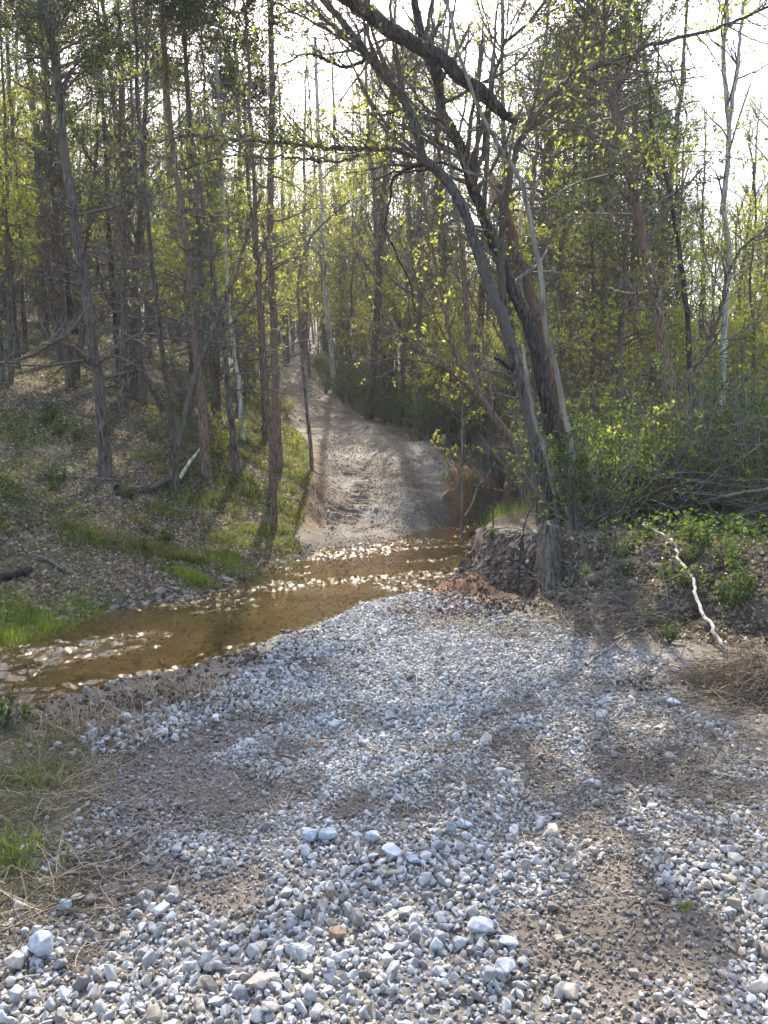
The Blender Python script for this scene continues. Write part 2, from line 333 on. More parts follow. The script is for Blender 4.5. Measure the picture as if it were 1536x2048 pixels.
# ------------------------------------------------------------------ ground surface
def pxpoly(pts): return [hit(a, b)[:2] for a, b in pts]
gravel_near = [(-1.6, -3.0), (-1.75, 1.2)] + pxpoly([(0,1840),(75,1720),(110,1600),(190,1490),(330,1432),(480,1375),(570,1290),(660,1235),(770,1195),(900,1185),(1000,1225),(1140,1262),(1270,1312),(1360,1390),(1460,1460),(1536,1510)]) + [(3.4, 2.2), (3.6, -3)]
gravel_near = np.array(gravel_near)
gravel_far = np.array([at(p, q, Y)[:2] for p, q, Y in [(622,1106,14.0),(640,1080,16.0),(655,960,20),(640,900,23.5),(600,860,28),(565,800,36),(525,730,48),(500,700,56),(560,700,56),(600,740,46),(655,790,36),(745,852,27),(862,885,23.5),(903,925,21.5),(905,1005,18.5),(905,1052,17.2),(800,1080,15.4),(720,1096,14.4)]])
mud_spots = [(pxy, r) for pxy, r in [((330,1560),.62),((430,1620),.45),((300,1720),.40),((400,1500),.6),((250,1640),.40),((500,1440),.5),((900,1540),.28),((1050,1560),.42),((980,1450),.3),((1150,1620),.3),((1290,1830),.28),((1380,1560),.3),((830,1700),.22),((860,1690),.2),
            ((1250,1380),.35),((900,1240),.55),((800,1230),.3),((1000,1260),.5),((560,1590),.25),((740,1440),.2),((990,1490),.2),((1080,1500),.3),((690,1640),.15),((1260,1540),.3),((620,1330),.3),((1180,1380),.4),((460,1800),.16),((180,1780),.3),((1100,1920),.15),((1180,1960),.1),((210,1900),.15)]]
mud_xy = [(hit(*p)[:2], r) for p, r in mud_spots]
def mudf(x, y):
    m = np.zeros(np.shape(x)); xx = x+.25*vn(x, y, 3.1, 11); yy = y+.3*vn(x, y, 3.1, 12)
    for (c, r) in mud_xy: m = np.maximum(m, .9*np.exp(-(((xx-c[0])/r)**2+((yy-c[1])/(r*1.5))**2)*2.0))
    return np.clip(m+.0+1.0*fbm(x, y, 3.0, 4, 33), 0, 1)
ys = np.concatenate([np.arange(-7, 1.2, .25), np.arange(1.2, 12, .035), np.arange(12, 15.8, .06), np.arange(15.8, 21.6, .036), np.arange(21.6, 30, .1), np.arange(30, 60, .35), np.arange(60, 150, 1.6), np.arange(150, 900, 40)])
us = np.linspace(-1, 1, 561); sh = np.sinh(us*2.2)/np.sinh(2.2)
X = sh[None, :]*(9+1.15*np.clip(ys, 0, None))[:, None]; Yg = np.repeat(ys[:, None], len(us), 1)
Xc = np.clip(X, -120, 120); Yc = np.clip(Yg, -7, 150)
Z = ground(Xc.ravel(), Yc.ravel()).reshape(X.shape)
x = Xc.ravel(); y = Yc.ravel()
cdv = sdist(creek, x, y); gn = sdist(gravel_near, x, y); gf = sdist(gravel_far, x, y); mdv = sdist(mound, x, y)
C = np.zeros((len(x), 3)); C[:] = (.11, .088, .062)                               # forest floor
nn = fbm(x, y, 1.1, 4, 90)
def lay(mask, c):
    global C
    C = C*(1-mask[:, None])+np.array(c)[None]*mask[:, None]
lay(sstep(-.15, .25, nn)*.6, (.17, .135, .10))
lay(sstep(.05, .3, fbm(x, y, .55, 3, 50))*.5*(x < 1), (.07, .085, .03))
lay(sstep(.8, -.1, gn+.5*nn)*(y < 12), (.185, .165, .145))
lay(sstep(.1, -.15, gn)*sstep(.3, .65, mudf(x, y)), (.135, .112, .092))
lay(sstep(.35, -.1, gf+.25*nn), (.23, .205, .17)); lay(sstep(.35, -.1, gf+.25*nn)*sstep(25, 32, y)*.85, (.13, .10, .075)); lay(sstep(.3, 0, gf)*sstep(.0, .35, fbm(x, y, 1.4, 4, 61))*.8, (.12, .085, .06)); lay(sstep(.3, 0, gf)*sstep(17.5, 15.5, y)*.8, (.10, .08, .065))  # upper track: brown dirt, with the shade under the trees darkened into its colour
lay(sstep(.5, .1, np.abs(gf-.25)+.3*nn)*(y > 15.5)*(y < 24), (.14, .088, .054)); lay(sstep(.2, 0, gf)*sstep(0, .3, fbm(x, y, 1.9, 4, 31))*.7*(y > 15), (.16, .122, .088))
lay(np.exp(-((x-2.35)/.7)**2-((y-19.2)/1.9)**2)*.95, (.24, .115, .055))
lay(np.exp(-((x+1.45)/.4)**2-((y-18.2)/1.6)**2)*.8, (.12, .075, .045))
lay(np.exp(-((mdv)/.4)**2)*(x < 3.2), (.13, .10, .075))
e = np.array(hit(915, 1165)); lay(np.clip(1.3*np.exp(-((x-e[0])/.55)**2-((y-e[1])/.9)**2), 0, 1), (.17, .095, .055))
e = np.array(hit(1270, 1360)); lay(np.clip(.9*np.exp(-((x-e[0])/.5)**2-((y-e[1])/.8)**2), 0, 1), (.24, .215, .185))
wet = sstep(.35, 0, cdv)
C = C*(1-.45*wet[:, None]*(cdv > 0)[:, None])
lay((cdv < 0)*.92, (.105, .075, .036)); lay((cdv < 0)*sstep(0, .35, fbm(x, y, 1.4, 4, 66))*.75*(1-sstep(10, 12.5, y)*.8), (.045, .038, .02)); lay((cdv < 0)*sstep(9.5, 13, y)*.85*(.6+.4*sstep(-.2, .2, nn)), (.26, .18, .095))
R_, Cn = X.shape; ii = np.arange(R_-1)[:, None]*Cn+np.arange(Cn-1)[None]
quads = np.stack([ii, ii+1, ii+Cn+1, ii+Cn], -1)
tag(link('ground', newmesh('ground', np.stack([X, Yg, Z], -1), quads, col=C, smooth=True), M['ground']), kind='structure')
# water surface
wx = np.concatenate([np.arange(-16, -5.5, .08), np.arange(-5.5, 3.6, .017), np.arange(3.6, 12, .08)]); wy = np.concatenate([np.arange(2, 4.2, .1), np.arange(4.2, 15, .022), np.arange(15, 20, .035), np.arange(20, 26, .1)]); WX, WY = np.meshgrid(wx, wy)
ca, sa = math.cos(rad(28)), math.sin(rad(28)); FA = WX*ca+WY*sa; FB = -WX*sa+WY*ca       # along and across the flow
riff = sstep(-.12, .06, fbm(FA*.5, FB*1.5, 1.3, 4, 14)+.05*np.sin(FB*2.1)); riff = .10+.90*riff
wz = ZW+.004*fbm(FA*.6, FB, 1.5, 2, 4)+riff*(.022*vn(FA*.7, FB*1.2, 5, 5)+.052*vn(WX*1.1, WY*.8, 10, 6)+.026*vn(WX*1.2, WY*.8, 19, 7))
inside = sdist(creek, WX.ravel(), WY.ravel()).reshape(WX.shape) < .55
NX = len(wx); ii = np.arange(len(wy)-1)[:, None]*NX+np.arange(NX-1)[None]; keep = inside[:-1, :-1]
q = np.stack([ii, ii+1, ii+NX+1, ii+NX], -1)[keep]
used = np.unique(q); rem = np.full(WX.size, -1); rem[used] = np.arange(len(used))
WV = np.stack([WX, WY, wz], -1).reshape(-1, 3)[used]
tag(link('creek_water', newmesh('creek_water', WV, rem[q], smooth=True), M['water']), kind='structure')

# ------------------------------------------------------------------ stones
def hull(rg, n, flat=.75):
    bm = bmesh.new(); p = rg.normal(size=(n, 3)); p = nrm(p)*rg.uniform(.82, 1.0, (n, 1))*np.array([1, .78, flat])*.5
    for a in p: bm.verts.new(a)
    r = bmesh.ops.convex_hull(bm, input=bm.verts)
    bmesh.ops.delete(bm, geom=[v for v in bm.verts if not v.link_faces], context='VERTS')
    bmesh.ops.triangulate(bm, faces=bm.faces); bm.verts.index_update()
    V = np.array([v.co[:] for v in bm.verts]); T = np.array([[v.index for v in f.verts] for f in bm.faces]); bm.free(); return V, T
rs = np.random.default_rng(11)
def worn(rg, n, flat=.75):
    V, T = hull(rg, n, flat); bm = bmesh.new(); vs = [bm.verts.new(v) for v in V]
    for t_ in T: bm.faces.new([vs[i] for i in t_])
    bmesh.ops.dissolve_limit(bm, angle_limit=.25, verts=bm.verts, edges=bm.edges)
    bmesh.ops.bevel(bm, geom=list(bm.edges), offset=.035, segments=1, affect='EDGES'); bmesh.ops.triangulate(bm, faces=bm.faces); bm.verts.index_update()
    V = np.array([v.co[:] for v in bm.verts]); T = np.array([[v.index for v in f.verts] for f in bm.faces]); bm.free(); V = V*(1+rg.normal(0, .02, (len(V), 1))); return V, T
PR_S = [hull(rs, 10) for _ in range(24)]; PR_B = [worn(rs, 14, .7) for _ in range(36)]
def rotm(rg, n, tilt=1.0):
    q = rg.normal(size=(n, 4)); q[:, 1:3] *= tilt; q = q/np.linalg.norm(q, axis=1)[:, None]; a, b, c, d = q.T
    return np.stack([np.stack([1-2*(c*c+d*d), 2*(b*c-a*d), 2*(b*d+a*c)], -1), np.stack([2*(b*c+a*d), 1-2*(b*b+d*d), 2*(c*d-a*b)], -1), np.stack([2*(b*d-a*c), 2*(c*d+a*b), 1-2*(b*b+c*c)], -1)], 1)
def scatter(name, P, size, col, protos, rg, material, tilt=.5, kind='stuff'):
    Vs, Ts, Cs = [], [], []; n0 = 0; which = rg.integers(0, len(protos), len(P))
    for k, (V, T) in enumerate(protos):
        ix = np.where(which == k)[0]
        if not len(ix): continue
        Rm = rotm(rg, len(ix), tilt); sc = size[ix][:, None]*rg.uniform(.75, 1.25, (len(ix), 3))
        W = np.einsum('nij,nvj->nvi', Rm, V[None]*sc[:, None, :])+P[ix][:, None, :]
        Vs.append(W.reshape(-1, 3)); Ts.append((T[None]+(np.arange(len(ix))*len(V))[:, None, None]+n0).reshape(-1, 3))
        Cs.append(np.repeat(col[ix], len(V), 0)); n0 += len(ix)*len(V)
    return link(name, newmesh(name, np.concatenate(Vs), tris=np.concatenate(Ts), col=np.concatenate(Cs)), material)
def jgrid(rg, x0, x1, y0, y1, s):
    a, b = np.meshgrid(np.arange(x0, x1, s), np.arange(y0, y1, s)); a = a.ravel(); b = b.ravel()
    return a+rg.uniform(-.55, .55, a.size)*s, b+rg.uniform(-.55, .55, a.size)*s
BLUE = np.array([.375, .378, .38]); TAN = np.array([.36, .32, .26]); DARKG = np.array([.17, .165, .16]); MUDC = np.array([.15, .13, .108])
def stonecol(rg, n, mud, tan=.1):
    tan = tan+.1
    r = rg.random(n)[:, None]; c = BLUE[None]*rg.uniform(.65, 1.22, (n, 1))
    c = np.where(r < tan, TAN[None]*rg.uniform(.6, 1.3, (n, 1)), c); c = np.where(r > .9, DARKG[None]*rg.uniform(.7, 1.4, (n, 1)), c)
    m = np.clip(mud, 0, 1)[:, None]*rg.uniform(.5, 1, (n, 1)); return c*(1-m)+MUDC[None]*rg.uniform(.8, 1.4, (n, 1))*m
def inview(x, y, mg=.35): return np.abs(x) < (.51*np.clip(y, 0, None)+mg+.25)
parts_P, parts_S, parts_C = [], [], []
def layer(x0, x1, y0, y1, s, size, sig, thr, lift, poly, edge, slope=0.0):
    a, b = jgrid(rs, x0, x1, y0, y1, s); k = inview(a, b, .4); a, b = a[k], b[k]
    g = sdist(poly, a, b)+edge*fbm(a, b, 1.7, 3, 18); k = g < 0; a, b, g = a[k], b[k], g[k]
    m = mudf(a, b); rightf = sstep(.9, 2.4, a-.12*b); m = np.clip(m+.10*rightf, 0, 1)
    k = rs.random(len(a)) > np.clip((m-thr)*1.9, 0, .7); a, b, m, g = a[k], b[k], m[k], g[k]
    sz = size*np.exp(rs.normal(0, sig, len(a)))*(1-.3*m); z = ground(a, b)+sz*lift
    ctr = np.exp(-((a+.0)/1.1)**2)
    col = stonecol(rs, len(a), np.clip(sstep(.3, .75, m)+.08, 0, 1), .12)
    warm = (sstep(.5, 2.2, a)*.55)[:, None]; col = col*(1-warm)+warm*col*np.array([1.12, 1.02, .9])
    parts_P.append(np.stack([a, b, z], -1)); parts_S.append(sz); parts_C.append(col)
layer(-4, 4, 1.1, 4.2, .020, .024, .3, 1.2, .12, gravel_near, .35)
layer(-4, 4, 4.2, 12, .032, .031, .3, 1.2, .12, gravel_near, .35)
nS = sum(len(p) for p in parts_P)
gsm = scatter('fine_gravel', np.concatenate(parts_P), np.concatenate(parts_S), np.concatenate(parts_C), PR_S, rs, M['stone'])
tag(gsm, 'fine blue grey limestone gravel spread over the near side of the ford', 'gravel', kind='stuff')
parts_P, parts_S, parts_C = [], [], []
layer(-4, 4, 1.1, 3.0, .034, .037, .3, .62, .22, gravel_near, .3)
layer(-4, 4, 1.1, 2.9, .11, .046, .24, .62, .5, gravel_near, .2)
layer(-4, 4, 3.0, 4.6, .032, .031, .38, .60, .18, gravel_near, .3)
layer(-4, 4, 4.6, 7.0, .036, .030, .38, .60, .18, gravel_near, .3)
layer(-4, 4, 7.0, 12, .055, .038, .38, .60, .18, gravel_near, .3)
g2 = scatter('crushed_stone', np.concatenate(parts_P), np.concatenate(parts_S), np.concatenate(parts_C), PR_B, rs, M['stone'], .8)
tag(g2, 'angular crushed limestone lying loose over the foreground track', 'gravel', kind='stuff')
# pale berm of stones along the creek edge
berm = np.array([hit(a, b) for a, b in [(200,1470),(300,1440),(400,1405),(480,1378),(540,1330),(620,1300),(720,1260),(800,1250)]])
bp = smooth_path(berm, 200); ix = rs.integers(0, 200, 1500); P = bp[ix].copy(); P[:, 0] += rs.normal(0, .14, 1500)+.08; P[:, 1] += rs.normal(0, .17, 1500)-.12
P[:, 2] = ground(P[:, 0], P[:, 1])+.008+rs.random(1500)*.022
tag(scatter('berm_stones', P, np.clip(.034*np.exp(rs.normal(0, .4, 1500)), 0, .08), stonecol(rs, 1500, np.full(1500, .1), .1)*1.05, PR_B, rs, M['stone'], .8), 'low ridge of pale clean stones along the creek edge', 'gravel', kind='stuff')
nb_ = smooth_path(np.array([np.append(on_plane(a, b, ZW)[:2], ZW) for a, b in creek_px[1:11]]), 300); ix = rs.integers(0, 300, 2600); P = nb_[ix]; P[:, 0] += rs.normal(.06, .13, 2600); P[:, 1] += rs.normal(-.16, .16, 2600); P[:, 2] = ground(P[:, 0], P[:, 1])+.004
tag(scatter('shore_stones', P, np.clip(.026*np.exp(rs.normal(0, .45, 2600)), 0, .09), stonecol(rs, 2600, np.full(2600, .6), .3), PR_B, rs, M['stone'], .6), 'muddy small stones along the near waterline', 'stones', kind='stuff')
a = rs.uniform(-3.2, -.9, 3500); b = rs.uniform(2.2, 5.6, 3500); gd_ = sdist(gravel_near, a, b); k = (gd_ > -.2) & (gd_ < .8) & (sdist(creek, a, b) > .1) & (rs.random(3500) > gd_*1.1); a, b = a[k], b[k]; sz = np.clip(.02*np.exp(rs.normal(0, .5, len(a))), 0, .07)
tag(scatter('verge_stones', np.stack([a, b, ground(a, b)+sz*.12], -1), sz, stonecol(rs, len(a), np.full(len(a), .5), .3), PR_B, rs, M['stone'], .7), 'small stones strewn on the bare left verge', 'stones', kind='stuff')
a = rs.uniform(1.2, 4.2, 9000); b = rs.uniform(2.5, 8.2, 9000); gd_ = sdist(gravel_near, a, b); k = (gd_ > -.2) & (gd_ < .7) & (rs.random(9000) > gd_*1.2) & (sdist(mound, a, b) > -.1); a, b = a[k], b[k]; sz = np.clip(.02*np.exp(rs.normal(0, .5, len(a))), 0, .07)
tag(scatter('edge_stones', np.stack([a, b, ground(a, b)+sz*.12], -1), sz, stonecol(rs, len(a), np.full(len(a), .4), .4), PR_B, rs, M['stone'], .7), 'small stones thinning out over dusty ground at right', 'stones', kind='stuff')
# far side of the ford
a, b = jgrid(rs, -12, 3.5, 13.8, 56, .048); k = (sdist(gravel_far, a, b)+.5*fbm(a, b, 1.2, 3, 28) < 0) & (rs.random(len(a)) < np.clip(22/b, 0, 1)**1.5); a, b = a[k], b[k]
cl = fbm(a, b, 1.3, 3, 61); k = rs.random(len(a)) > sstep(-.05, .3, cl)*.8; a, b = a[k], b[k]
trk = np.minimum(np.abs(a+.78), np.abs(a-1.1)) < .4; k = ~(trk & (b < 20.6) & (rs.random(len(a)) < .45)); a, b = a[k], b[k]
sz = .034*np.exp(rs.normal(0, .4, len(a))); P = np.stack([a, b, ground(a, b)+sz*.08], -1)
tag(scatter('far_gravel', P, sz, stonecol(rs, len(a), np.full(len(a), .3), .4)*np.array([1.05, .98, .88]), PR_S, rs, M['stone']), 'gravel pressed into the track climbing from the far bank', 'gravel', kind='stuff')
a, b = jgrid(rs, -5, 2.5, 4.6, 17, .075); k = (sdist(creek, a, b) < .05) & (rs.random(len(a)) < .55); a, b = a[k], b[k]; sz = np.clip(.04*np.exp(rs.normal(0, .5, len(a))), 0, .12)
tag(scatter('creek_bed_stones', np.stack([a, b, ground(a, b)+sz*.1], -1), sz, stonecol(rs, len(a), np.full(len(a), .8), .5)*np.array([.62, .52, .34]), PR_S, rs, M['stone']), 'brown pebbles on the shallow creek bed', 'stones', kind='stuff')
# mud clods
def lumps(name, cx, cy, spread, n, s0, s1, colr, label):
    a = cx+rs.normal(0, spread[0], n); b = cy+rs.normal(0, spread[1], n); sz = rs.uniform(s0, s1, n)*rs.random(n)**.5
    P = np.stack([a, b, ground(a, b)+sz*.15], -1); c = np.array(colr)[None]*rs.uniform(.6, 1.4, (n, 1))
    return P, sz, c
L = []
for (c, r) in mud_xy:
    L.append(lumps('', c[0], c[1], (r*.55, r*.9), int(90*r), .012, .05, (.15, .122, .098), ''))
for (px_, py_, sx, sy, n, c) in [(900,1180,.3,.5,500,(.165,.092,.052)),(960,1215,.35,.35,500,(.09,.065,.05)),(860,1215,.4,.3,350,(.09,.07,.055)),(635,1000,.22,1.1,420,(.13,.075,.045)),(610,930,.25,1.0,200,(.15,.08,.045)),(765,970,.28,1.4,500,(.15,.105,.075)),(640,1010,.2,1.0,300,(.14,.09,.06)),(700,870,.6,1.2,300,(.15,.11,.08)),(925,990,.2,1.2,420,(.2,.11,.06)),(985,925,.5,.9,500,(.17,.1,.06)),(400,1360,.5,.25,320,(.09,.07,.055)),(250,1420,.35,.12,200,(.1,.075,.055)),(650,1300,.3,.2,150,(.09,.07,.06)),(1290,1375,.12,.08,60,(.07,.052,.04)),(150,1452,.3,.12,260,(.09,.07,.05)),(330,1400,.3,.12,300,(.09,.07,.055)),(500,1318,.25,.15,260,(.1,.08,.06)),(600,1270,.25,.15,200,(.12,.09,.065)),(1160,1250,.35,.3,260,(.12,.095,.075)),(1060,1210,.3,.25,260,(.12,.095,.075))]:
    h = hit(px_, py_); L.append(lumps('', h[0], h[1], (sx, sy), n, .02, .08 if h[1] < 12 else .055, c, ''))
mp_ = smooth_path(np.array([[a_, b_, 0] for a_, b_ in mound[:7]]), 100); ix = rs.integers(0, 70, 1100); P = mp_[ix]; P[:, :2] += rs.normal(0, .12, (1100, 2))+np.array([.02, .05]); P[:, 2] = ground(P[:, 0], P[:, 1])
L.append((P, rs.uniform(.03, .17, 1100)*rs.random(1100)**.5+.02, np.array([.125, .098, .075])[None]*rs.uniform(.7, 1.35, (1100, 1))))
tag(scatter('mud_clods', np.concatenate([l[0] for l in L]), np.concatenate([l[1] for l in L]), np.concatenate([l[2] for l in L]), PR_S, rs, M['mud']), 'brown crumbled clods of mud thrown over gravel and banks', 'mud', kind='stuff')

# named rocks
def rock(px, py, wpx, colr, label, flat=.7, n=22, rz=0, grp=None, sink=.28):
    h = hit(px, py); Yd = math.hypot(h[1], CAMZ-h[2]); s = wpx/F*Yd*.70; colr = tuple(c_*.88 for c_ in colr)
    V, T = hull(rs, n, flat); bm = bmesh.new(); vs = [bm.verts.new(v*s) for v in V]
    for t_ in T: bm.faces.new([vs[i] for i in t_])
    bmesh.ops.bevel(bm, geom=list(bm.edges), offset=s*.02, segments=1, affect='EDGES'); bmesh.ops.triangulate(bm, faces=bm.faces)
    me = bpy.data.meshes.new('rock'); bm.to_mesh(me); bm.free()
    a_ = me.attributes.new('Col', 'FLOAT_COLOR', 'POINT'); a_.data.foreach_set('color', np.tile(np.array([*colr, 1], np.float32), len(me.vertices)))
    o = link('rock', me, M['stone'], loc=(h[0], h[1], h[2]+s*(flat*.5-sink*.5)+.012)); o.rotation_euler = (rs.uniform(-.2, .2), rs.uniform(-.2, .2), rz); return tag(o, label, 'rock', grp)
rock(782,1722,72,(.40,.44,.50),'largest pale blue rock in the middle of the gravel track',.55)
rock(745,1690,52,(.38,.42,.48),'pale blue rock just behind the largest rock on the track',.6)
rock(655,1692,66,(.33,.38,.40),'grey green rounded rock beside a smaller blue one, left of the largest rock',.65)
rock(622,1688,54,(.37,.42,.49),'blue faceted rock touching the grey green rock on its left side',.7)
rock(828,1740,48,(.36,.40,.45),'flat blue stone at the right foot of the largest rock',.5)
rock(930,1668,46,(.40,.45,.52),'blue rock at the far edge of a mud patch right of centre',.6)
rock(900,1675,38,(.30,.35,.36),'dark greenish upright stone beside a blue one at the mud patch',1.0)
rock(962,1895,78,(.42,.45,.51),'big wedge shaped pale blue rock in the lower right gravel',.7)
rock(1015,1915,60,(.42,.46,.52),'long flat pale stone lying right below the big wedge shaped rock',.45)
rock(1010,1968,62,(.42,.45,.50),'broad pale rock near the bottom edge right of centre',.7)
rock(675,1895,56,(.25,.17,.12),'brown stone alone among blue gravel, lower centre',.7)
rock(660,1810,32,(.26,.18,.12),'small reddish brown stone above the larger brown one',.8)
rock(515,1988,72,(.45,.38,.32),'cream and tan weathered rock near the bottom edge',.6)
rock(85,1920,84,(.40,.42,.47),'large rounded bluish rock at the lower left edge of the gravel',.9)
rock(30,1968,60,(.44,.40,.36),'pale cream rock with brown marks in the bottom left corner',.9)
rock(155,1812,44,(.42,.37,.28),'small yellowish tan rock at left, above the dark stones',.5)
rock(130,1842,44,(.30,.34,.34),'round grey green stone left, below the tan rock',.9)
rock(45,1690,130,(.42,.38,.33),'wide flat pale rock sunk in the left verge',.25,26,.3,None,.5)
rock(1470,1745,52,(.50,.46,.40),'cream blocky stone at the right side of the track',.55)
rock(1345,1415,48,(.50,.54,.58),'pale bluish white rock on dusty ground near the straw heap',.5)
rock(1215,1408,32,(.46,.50,.54),'small pale rock left of the bluish white one on dusty ground',.5)
rock(252,1442,52,(.48,.50,.52),'pale flat rock at the creek end of the stone ridge',.5)
rock(75,1475,60,(.33,.28,.23),'tan slab on the near creek bank at far left',.35)
rock(345,1448,34,(.44,.47,.50),'whitish stone in front of the stone ridge by the water',.6)
rock(318,1192,58,(.22,.18,.13),'flat brown rock at the foot of the far bank',.45)
rock(350,1185,36,(.20,.19,.15),'small greyish rock right of the flat brown one on the far bank',.5)
rock(455,1165,44,(.26,.23,.2),'flat grey stone at the waterline right of the bright tuft',.4)
rock(435,1298,40,(.06,.045,.04),'dark wet stone breaking the surface in the middle of the creek',.5,18,0,None,-.1)
rock(275,1338,46,(.05,.04,.035),'dark wet snag of stone with ripples, nearer the gravel side',.5,18,0,None,-.1)
# stones along the far waterline
fe = smooth_path(np.array([np.append(on_plane(a, b, ZW)[:2], ZW) for a, b in [(0,1290),(100,1252),(200,1228),(330,1202),(420,1188),(520,1152),(600,1118),(640,1100)]]), 200)
ix = rs.integers(0, 200, 700); P = fe[ix].copy(); P[:, :2] += rs.normal(0, .17, (700, 2)); P[:, 2] = ground(P[:, 0], P[:, 1])+.0
tag(scatter('bank_stones', P, np.clip(.07*np.exp(rs.normal(0, .5, 700)), 0, .13), stonecol(rs, 700, np.full(700, .6), .5)*.8, PR_B, rs, M['stone'], .5), 'small wet stones strewn along the far waterline', 'stones', kind='stuff')

# ------------------------------------------------------------------ trees
def needles(g, P, rg, per, L, W, droop=-.1):
    N0, K = P.shape[:2]; ix = np.repeat(np.arange(N0), per); M0 = len(ix)
    t = rg.uniform(.15, 1, M0)*(K-1); i = np.minimum(t.astype(int), K-2); f = (t-i)[:, None]
    c = P[ix, i]*(1-f)+P[ix, i+1]*f; tg = nrm(P[ix, i+1]-P[ix, i])
    d = nrm(tg*.8+rg.normal(size=(M0, 3))*.6+np.array([0, 0, droop])); g.leaves(c, d, L*rg.uniform(.5, 1.3, M0), W*rg.uniform(.6, 1.3, M0), rg, .15)
def leaf_on(g, P, rg, per, L, W, tmin=.3, spread=.02, up=0.1):
    N0, K = P.shape[:2]; ix = np.repeat(np.arange(N0), per); M0 = len(ix)
    if M0 == 0: return
    M1 = max(1, M0//4); ix = np.repeat(rg.integers(0, N0, M1), 4); M0 = len(ix); t = np.repeat(rg.uniform(tmin, 1, M1), 4)*(K-1); i = np.minimum(t.astype(int), K-2); f = (t-i)[:, None]
    c = P[ix, i]*(1-f)+P[ix, i+1]*f+rg.normal(size=(M0, 3))*spread; tg = nrm(P[ix, i+1]-P[ix, i])
    d = nrm(tg*.4+rg.normal(size=(M0, 3))*.7+np.array([0, 0, up])); g.leaves(c, d, L*rg.uniform(.55, 1.3, M0), W*rg.uniform(.6, 1.2, M0), rg, .18)

def dress(P, R, rg, dead=0, deadt=(.1, .6), deadlen=(.8, 2.0), live=0, livet=(.5, .98), livelen=(1.2, 2.4), kind='cedar', dens=1.0, leaf=None, sub=9, up=.0, extra=()):
    """branches and foliage for a trunk path; returns (branch Geo, foliage Geo)"""
    B = Geo(); L = Geo(); Tn = P[None]; Tr = R[None]
    if dead:
        p, r = spawn(rg, Tn, Tr, dead, deadt[0], deadt[1], (1.1, 1.7), deadlen, 7, .13, (0, 0, .02), .35, .3, .25, (0, 0, -.012)); B.tubes(p, r, 4)
        p2, r2 = spawn(rg, p, r, 6, .2, .95, (.5, 1.1), (.25, .8), 5, .2, (0, 0, -.01), .6, .3, .3); B.tubes(p2, r2, 3)
        p3, r3 = spawn(rg, p2, r2, 3, .2, .95, (.5, 1.1), (.1, .35), 4, .2, (0, 0, 0), .7, .3, .4); B.tubes(p3, r3, 3)
    if live:
        if kind == 'cedar':
            p, r = spawn(rg, Tn, Tr, live, livet[0], livet[1], (.9, 1.5), livelen, 7, .12, (0, 0, .03+up), .4, .55, .25); B.tubes(p, r, 4)
            p2, r2 = spawn(rg, p, r, sub, .2, 1, (.4, 1.0), (.3, .8), 5, .2, (0, 0, .02), .6, .4, .3); B.tubes(p2, r2, 3)
            p3, _ = spawn(rg, p2, r2, 3, .2, 1, (.4, .9), (.15, .4), 4, .2, (0, 0, .02), .7, .3, .4)
            needles(L, p3, rg, int(9*dens), .085, .022); needles(L, p2, rg, int(9*dens), .085, .022)
        else:
            p, r = spawn(rg, Tn, Tr, live, livet[0], livet[1], (.5, 1.1), livelen, 8, .13, (0, 0, .07+up), .5, .4, .2); B.tubes(p, r, 5)
            p2, r2 = spawn(rg, p, r, sub, .2, .98, (.4, .95), (.5, 1.3), 6, .17, (0, 0, .05), .6, .4, .25); B.tubes(p2, r2, 3)
            p3, r3 = spawn(rg, p2, r2, 5, .15, 1, (.4, .9), (.2, .55), 4, .18, (0, 0, .04), .7, .3, .4); B.tubes(p3, r3, 3)
            if dens > 0: leaf_on(L, p3, rg, max(1, int(3*dens)), *(leaf or (.05, .035))); leaf_on(L, p2, rg, max(1, int(2*dens)), *(leaf or (.05, .035)), .5)
    for (q, rq) in extra: B.tubes(q[None], rq[None], 6)
    return B, L

def put_tree(name, P, R, label, cat, barkm, B, L, leafm, twm, group=None, sides=10, rough=.12, rg=rng, flare=True, limbs=()):
    loc = P[0].copy(); root = empty(name, loc, label, cat, group)
    if flare: R = R.copy(); m = min(5, len(R)); R[:m] = R[:m]*np.linspace(1.3, 1.03, m)
    P = P.copy(); P[0] -= np.array([0, 0, .12])
    g = Geo(); g.tubes((P-loc)[None], R[None], sides, rough=rough, rg=rg); link('trunk', g.mesh('trunk', True), M[barkm], root)
    for nm, q, rq, mm in limbs:
        g = Geo(); g.tubes((q-loc)[None], rq[None], 8, rough=.1, rg=rg); lo = link(nm, g.mesh(nm, True), M[mm], root)
        a1, b1 = spawn(rg, (q-loc)[None], rq[None], max(4, int(len(q)*.45)), .2, 1, (.5, 1.1), (.3, 1.1), 7, .14, (0, 0, .03), .5, .2, .3); g = Geo(); g.tubes(a1, b1, 4)
        a2, b2 = spawn(rg, a1, b1, 6, .2, 1, (.4, 1.0), (.15, .6), 5, .18, (0, 0, .03), .6, .3, .3); g.tubes(a2, b2, 3); link('twigs', g.mesh('twigs'), M['twig'], lo)
    for gg, nm, mm in ((B, 'branches', twm), (L, 'foliage', leafm)):
        if gg is not None and gg.n:
            me = gg.mesh(nm); v = np.zeros(len(me.vertices)*3, np.float32); me.vertices.foreach_get('co', v); v = v.reshape(-1, 3)-loc.astype(np.float32); me.vertices.foreach_set('co', v.ravel()); me.update()
            link(nm, me, M[mm], root)
    return root

